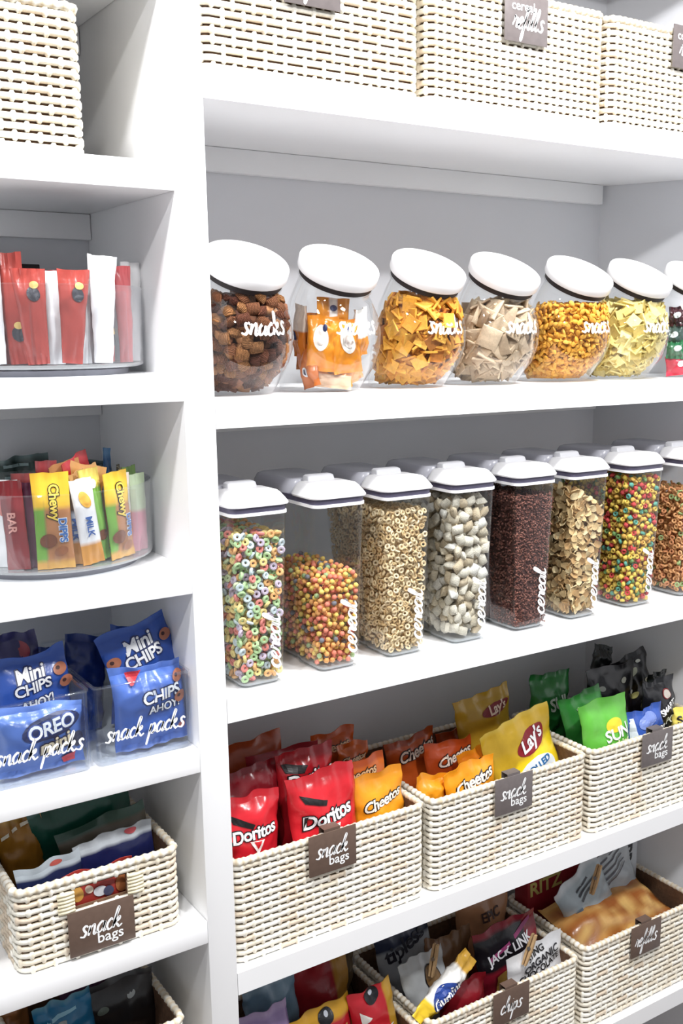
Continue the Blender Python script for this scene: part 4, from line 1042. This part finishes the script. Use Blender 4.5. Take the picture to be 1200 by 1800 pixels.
bn('bright blue cookie bag pressed against the bin front, cookies printed at its edge', GC1, .548, .044, -.500, .116, B1, AHOY()+COOK(.046, .026)+COOK(.044, .056)+[('q', [(-.035, .006), (-.012, .004), (-.026, .026), (-.03, .026)], (206, 60, 70)), ('e', .045, .105, .006, .006, (190, 100, 80), 0)], tilt=2, roll=-2, seed=201)
bn('blue mini cookie bag rising highest in the bin', GC1, .545, .100, -.450, .118, (50, 86, 170), MINI()+COOK(-.045, .045)+COOK(.045, .035), tilt=4, roll=-16, seed=202)
bn('blue cookie bag with one printed cookie standing against the upright', GC1, .570, .160, -.470, .065, B2, COOK(0, .03), tilt=3, roll=4, seed=203)
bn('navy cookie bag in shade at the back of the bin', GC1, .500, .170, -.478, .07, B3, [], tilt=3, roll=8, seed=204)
bn('blue cookie bag with large dark oval lettering pressed against the bin front', GC2, .384, .044, -.528, .124, (92, 126, 202), [('e', .012, .034, .044, .017, (30, 40, 90), .16), ('t', 'OREO', .012, .034, .070, Wt, (40, 70, 150), .16, .15), ('t', 'mini', .016, .060, .048, (244, 226, 190), (40, 36, 60), .2, .2), ('q', [(.026, .088), (.046, .082), (.048, .098), (.03, .098)], (216, 70, 80)), ('e', .05, .062, .010, .012, (60, 60, 80), .2)], tilt=2, seed=205)
bn('blue cookie bag with stacked white lettering behind the bin front', GC2, .385, .100, -.470, .118, (54, 90, 176), MINI(.9)+[('t', 'AHOY!', .002, .070, .052, Wt, (30, 44, 96), .08, .1)]+COOK(.044, .03)+COOK(.05, .05), tilt=4, roll=-4, seed=206)
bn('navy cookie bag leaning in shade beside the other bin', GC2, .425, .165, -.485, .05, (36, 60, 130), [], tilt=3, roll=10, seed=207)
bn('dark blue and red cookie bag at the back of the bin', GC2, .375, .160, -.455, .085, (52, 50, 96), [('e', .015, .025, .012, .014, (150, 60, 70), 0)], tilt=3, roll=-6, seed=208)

# ------------------------------------------------------------------ baskets on the lower shelves
GE = 'packets in the small basket with a handle hole'
def eb(lab, X, Y, zt, w, c, it=(), t=.03, **k): return P('snack_packet', lab, GE, X, Y, zt, w, zt+.9265, t, c, it, cat='snack packet', **k)
eb('dark green glossy packet standing across the basket', .470, .185, -.742, .17, flat((22, 82, 66), (70, 110, 100)), tilt=5, roll=-7, seed=221, wr=1.2)
eb('brownish grey clear packet in front of the green one', .490, .135, -.775, .15, lambda u, v: (96, 88, 74) if v < .9 else (70, 96, 84), tilt=6, roll=-8, seed=222, wr=1.3)
eb('amber packet with a white crease beside the green one', .372, .185, -.762, .075, flat((168, 116, 40), (200, 160, 90)), [('q', [(-.03, .020), (.03, .006), (.03, .010), (-.03, .026)], (236, 226, 206))], tilt=5, roll=-6, seed=223)
eb('dark purple packet at the back of the basket', .385, .235, -.752, .07, flat((66, 34, 44), (44, 40, 84)), tilt=4, seed=224)
eb('thin silver and blue packet right behind the basket front', .385, .066, -.786, .10, lambda u, v: (196, 206, 214) if v > .86 else (40, 50, 90), [('e', .012, .008, .010, .004, (196, 90, 80), 0)], t=.018, tilt=6, roll=-4, seed=225)
eb('thin silver and navy packet with a red dot behind the basket front', .492, .084, -.778, .13, lambda u, v: (206, 212, 218) if v > .88 else (30, 36, 84), [('e', .03, .008, .010, .005, (206, 90, 96), 0)], t=.018, tilt=6, roll=-5, seed=226)
eb('colourful candy packet showing through the handle hole', .452, .040, -.806, .11, lambda u, v: (176, 60, 52), [('e', -.034, .034, .010, .012, (224, 168, 80), .3), ('e', .036, .034, .012, .014, (170, 104, 62), 0), ('e', .0, .036, .010, .008, (226, 226, 232), .2), ('e', .012, .038, .008, .008, (70, 70, 100), .2), ('e', -.016, .030, .006, .006, (240, 220, 200), .2)], t=.014, tilt=0, seed=227)
GF = 'packets in the small basket of dark packets'
def fb(lab, X, Y, zt, w, c, it=(), t=.03, **k): return P('snack_packet', lab, GF, X, Y, zt, w, min(zt+1.2185, .17), t, c, it, cat='snack packet', **k)
fb('teal blue glossy packet beside a grey one', .405, .125, -1.066, .095, flat((40, 116, 160), (110, 160, 180)), [('q', [(-.03, .02), (.02, .018), (.02, .022), (-.03, .026)], (150, 200, 220))], tilt=5, roll=-5, seed=231, wr=1.5)
fb('grey white packet leaning on the teal one', .362, .075, -1.078, .075, flat((150, 156, 158)), tilt=5, roll=-5, seed=232)
fb('large black clear packet filling the basket', .500, .150, -1.078, .135, flat((52, 50, 52), (84, 84, 86)), [('e', .02, .03, .008, .006, (190, 196, 196), .4), ('e', -.03, .04, .010, .006, (110, 120, 110), .2)], tilt=6, roll=-6, seed=233, wr=1.6)
fb('purple tinted dark packet at the back of the basket', .470, .225, -1.068, .10, flat((92, 62, 90), (70, 96, 60)), tilt=4, roll=-5, seed=234, wr=1.4)
fb('orange brown packet at the far side of the basket', .345, .20, -1.072, .05, flat((160, 104, 60)), tilt=4, seed=235)

GP = 'packets in the basket of purple and red packets'
LF = -1.502
def pb(name, lab, g, X, Y, zt, w, c, it=(), t=.04, **k): return P(name, lab, g, X, Y, zt, w, min((zt-LF), w*1.7+.06), t, c, it, cat='snack packet', **k)
pb('snack_packet', 'lavender packet standing beside the upright', GP, .752, .115, -1.218, .115, flat((146, 124, 170), (166, 148, 186)), tilt=5, roll=-3, seed=241)
pb('snack_packet', 'frosted blue grey packet behind the lavender one', GP, .800, .175, -1.206, .110, flat((108, 136, 156), (140, 164, 180)), tilt=5, roll=-5, seed=242, wr=1.5)
pb('snack_packet', 'dark purple packet in the corner by the upright', GP, .722, .225, -1.228, .07, flat((96, 50, 94)), tilt=4, seed=243)
REDY = lambda u, v: (206, 154, 40) if (v > .86 or u < .12) else (186, 34, 44)
pb('snack_packet', 'red packet with yellow edge and a black round emblem, in front', GP, .872, .110, -1.256, .135, REDY, [('e', .010, .022, .017, .015, (20, 20, 26), 0), ('e', .012, .018, .005, .005, (190, 196, 206), 0), ('t', 'BUNNIES', .004, .062, .095, (206, 160, 90), None, .1, .1)], tilt=5, roll=-4, seed=244)
pb('snack_packet', 'dark red packet with an ochre side behind the front one', GP, .925, .205, -1.236, .135, lambda u, v: (150, 36, 44) if u < .72 else (170, 124, 50), [], tilt=5, roll=-4, seed=245)
pb('snack_packet', 'red packet with a white triangle and a black round emblem at the basket side', GP, .980, .098, -1.250, .098, lambda u, v: (196, 34, 46) if u < .8 else (196, 150, 50), [('q', [(-.034, .036), (-.014, .052), (-.03, .062), (-.034, .06)], (236, 230, 222)), ('e', .0, .016, .017, .016, (20, 20, 26), 0), ('e', .0, .012, .005, .005, (190, 196, 206), 0), ('t', 'cheddar', .002, .09, .06, Wt, None, .1, .2)], tilt=5, roll=-7, seed=246)
pb('snack_packet', 'dark brown clear packet in the rear corner of the basket', GP, 1.000, .262, -1.262, .09, flat((92, 78, 58)), tilt=3, seed=247, wr=1.4)
GQ = 'packets in the basket with the chips tag'
pb('snack_packet', 'silver and navy packet with dark lettering in the rear corner', GQ, 1.150, .245, -1.246, .140, lambda u, v: (40, 46, 70) if v > .82 else (176, 182, 188), [('t', 'tipless', .0, .05, .11, (40, 40, 52), None, .2, .1)], tilt=5, roll=-8, seed=251)
pb('snack_packet', 'white clear packet with a brown oval window', GQ, 1.130, .140, -1.258, .110, flat((196, 200, 202)), [('e', .012, .055, .020, .030, (30, 26, 28), .1), ('e', .012, .055, .0175, .027, (122, 92, 54), .1)], tilt=5, roll=-10, seed=252)
pb('snack_packet', 'brown clear packet between the oval window packet and the jerky', GQ, 1.235, .185, -1.268, .120, lambda u, v: (116, 84, 58) if v > .35 else (170, 176, 182), [], tilt=5, seed=253, wr=1.4)
pb('jerky_packet', 'tan paper jerky packet with dark capitals standing at the back', GQ, 1.385, .255, -1.254, .150, lambda u, v: (184, 134, 98) if v > .45 else (196, 84, 50), [('t', 'EPIC', .012, .052, .055, (70, 46, 40), None, .06, 0), ('q', [(.02, .085), (.026, .085), (.026, .12), (.02, .12)], (120, 72, 50)), ('e', .045, .09, .014, .009, (190, 186, 190), 0)], tilt=4, seed=254)
pb('jerky_packet', 'maroon jerky packet with a black band and white capitals', GQ, 1.352, .135, -1.258, .175, lambda u, v: (22, 20, 26) if (.62 < v < .95 and u < .8) else (136, 26, 44), [('t', 'JACK LINK', -.002, .058, .125, (236, 236, 240), None, .14, 0), ('q', [(-.06, .060), (.07, .012), (.072, .020), (-.058, .068)], (150, 60, 110)), ('q', [(-.05, .10), (-.02, .095), (-.02, .14), (-.05, .14)], (206, 164, 80))], tilt=5, roll=-4, seed=255)
pb('snack_packet', 'white packet with rows of black lettering over the basket rim', GQ, 1.378, .072, -1.288, .155, flat((238, 238, 240)), [('t', 'STING', .0, .018, .050, K, None, .22, .2), ('t', 'ORGANIC', .012, .036, .10, (40, 40, 46), None, .16, .1), ('t', 'CHOCOLATE', .004, .054, .115, K, None, .14, 0)], tilt=4, roll=-6, seed=256, t=.03)
pb('snack_packet', 'dark red speckled packet behind the candy roll', GQ, 1.195, .080, -1.306, .12, flat((130, 24, 34)), [], tilt=4, seed=257)
P('candy_roll', 'yellow and white candy roll with blue lettering resting on the basket rim', GQ, 1.196, .054, -1.236, .050, .165, .034, lambda u, v: (244, 206, 50) if v < .24 else (246, 244, 238) if v < .78 else (220, 170, 60), [('e', .0, .095, .021, .034, (40, 70, 150), 0), ('t', 'Gummi', .0, .092, .068, Wt, (30, 50, 110), PI/2-.1, .2)], tilt=3, roll=54, seed=258, cat='candy')
GRf = 'packets in the cracker pack basket'
pb('snack_packet', 'silver grey packet with dark lines of print, folded over', GRf, 1.585, .165, -1.232, .150, flat((176, 190, 198), (206, 214, 220)), [('q', [(-.02, .035), (.05, .022), (.05, .026), (-.02, .040)], (70, 76, 84)), ('q', [(-.02, .046), (.05, .033), (.05, .037), (-.02, .051)], (70, 76, 84)), ('q', [(-.02, .057), (.05, .044), (.05, .048), (-.02, .062)], (70, 76, 84)), ('q', [(-.05, .07), (-.03, .066), (-.028, .10), (-.046, .10)], (90, 110, 130))], tilt=6, roll=-24, seed=261, wr=1.3)
pb('snack_packet', 'silver white packet with dense print leaning on the white carton', GRf, 1.715, .195, -1.228, .135, flat((188, 196, 202)), [('q', [(-.04, .020+.011*k), (.04, .008+.011*k), (.04, .011+.011*k), (-.04, .024+.011*k)], (96, 96, 104)) for k in range(5)], tilt=6, roll=-20, seed=262, wr=1.3)
P('cracker_pack', 'large golden brown cracker sleeve lying across the basket', GRf, 1.668, .205, -1.318, .315, .17, .075, lambda u, v: tuple(int(a+(b-a)*min(1, max(0, .5+1.1*noise.noise(Vector((u*9, v*7, 3.3)))))) for a, b in zip((172, 100, 46), (246, 200, 120))), [], tilt=66, roll=-2, seed=263, wr=2.0, cat='crackers')
def carton(name, label, grp, x, y, zb, w, d, h, m, rot, items):
    e = empty(name, (x, y, zb), (0, 0, math.radians(rot))); tag(e, label, 'box', grp)
    cb = boxobj('carton', (-w/2, 0, 0), (w/2, d, h), m, e, bev=.0012)
    for text, px, pz, wd, c, rr in items:
        V, F = block2d(text, .03); V = fit2d(V, width=wd, rot=rr, cx=px, cy=pz); decal('lettering', V, F, lambda a, z: (a, -.0008, z), ink(c), cb)
    return e
carton('cracker_box', 'red cracker carton with pale yellow capitals at the back of the basket', GRf, 1.592, .232, LF, .175, .045, .262, mat('red_card', (150, 30, 40), rough=.45, var=.1, vscale=30), 0, [('RITZ', -.030, .222, .100, (214, 200, 120), .06)])
carton('cracker_box', 'white cracker carton with black capitals running down its face', GRf, 1.800, .205, LF, .075, .05, .275, mat('white_card', (206, 212, 218), rough=.45, var=.06, vscale=30), 0, [('PREMIUM', .002, .165, .19, (24, 26, 34), -PI/2)])
def peg(label, x, y, z, rot):
    e = empty('wooden_peg', (x, y, z), rot); tag(e, label, 'clothes peg', 'wooden clothes pegs')
    for s in (-1, 1):
        m = MB(); m.loft([[(a, s*.0035+b2*s, zz) for a, b2 in ((-.0045, -.0022), (.0045, -.0022), (.0045, .0028*k), (-.0045, .0028*k))] for zz, k in ((-.035, .4), (-.01, 1.1), (.01, 1.1), (.035, .7))]); m.build('jaw', mat('peg_wood', (206, 170, 124), rough=.6, var=.2, vscale=120), e, smooth=False)
    m = MB(); m.tube([(-.006, 0, .004), (.006, 0, .004)], .0042, 10); m.build('spring', mat('peg_spring', (170, 170, 172), rough=.3, metal=1.), e)
peg('wooden peg clipped on the white packet with the brown oval', 1.146, .112, -1.262, (.1, .12, .5))
peg('wooden peg clipped on the white packet with black lettering', 1.350, .050, -1.280, (.2, .25, .4))
peg('reddish wooden peg clipped on the folded silver packet', 1.618, .128, -1.240, (.1, .3, .3))
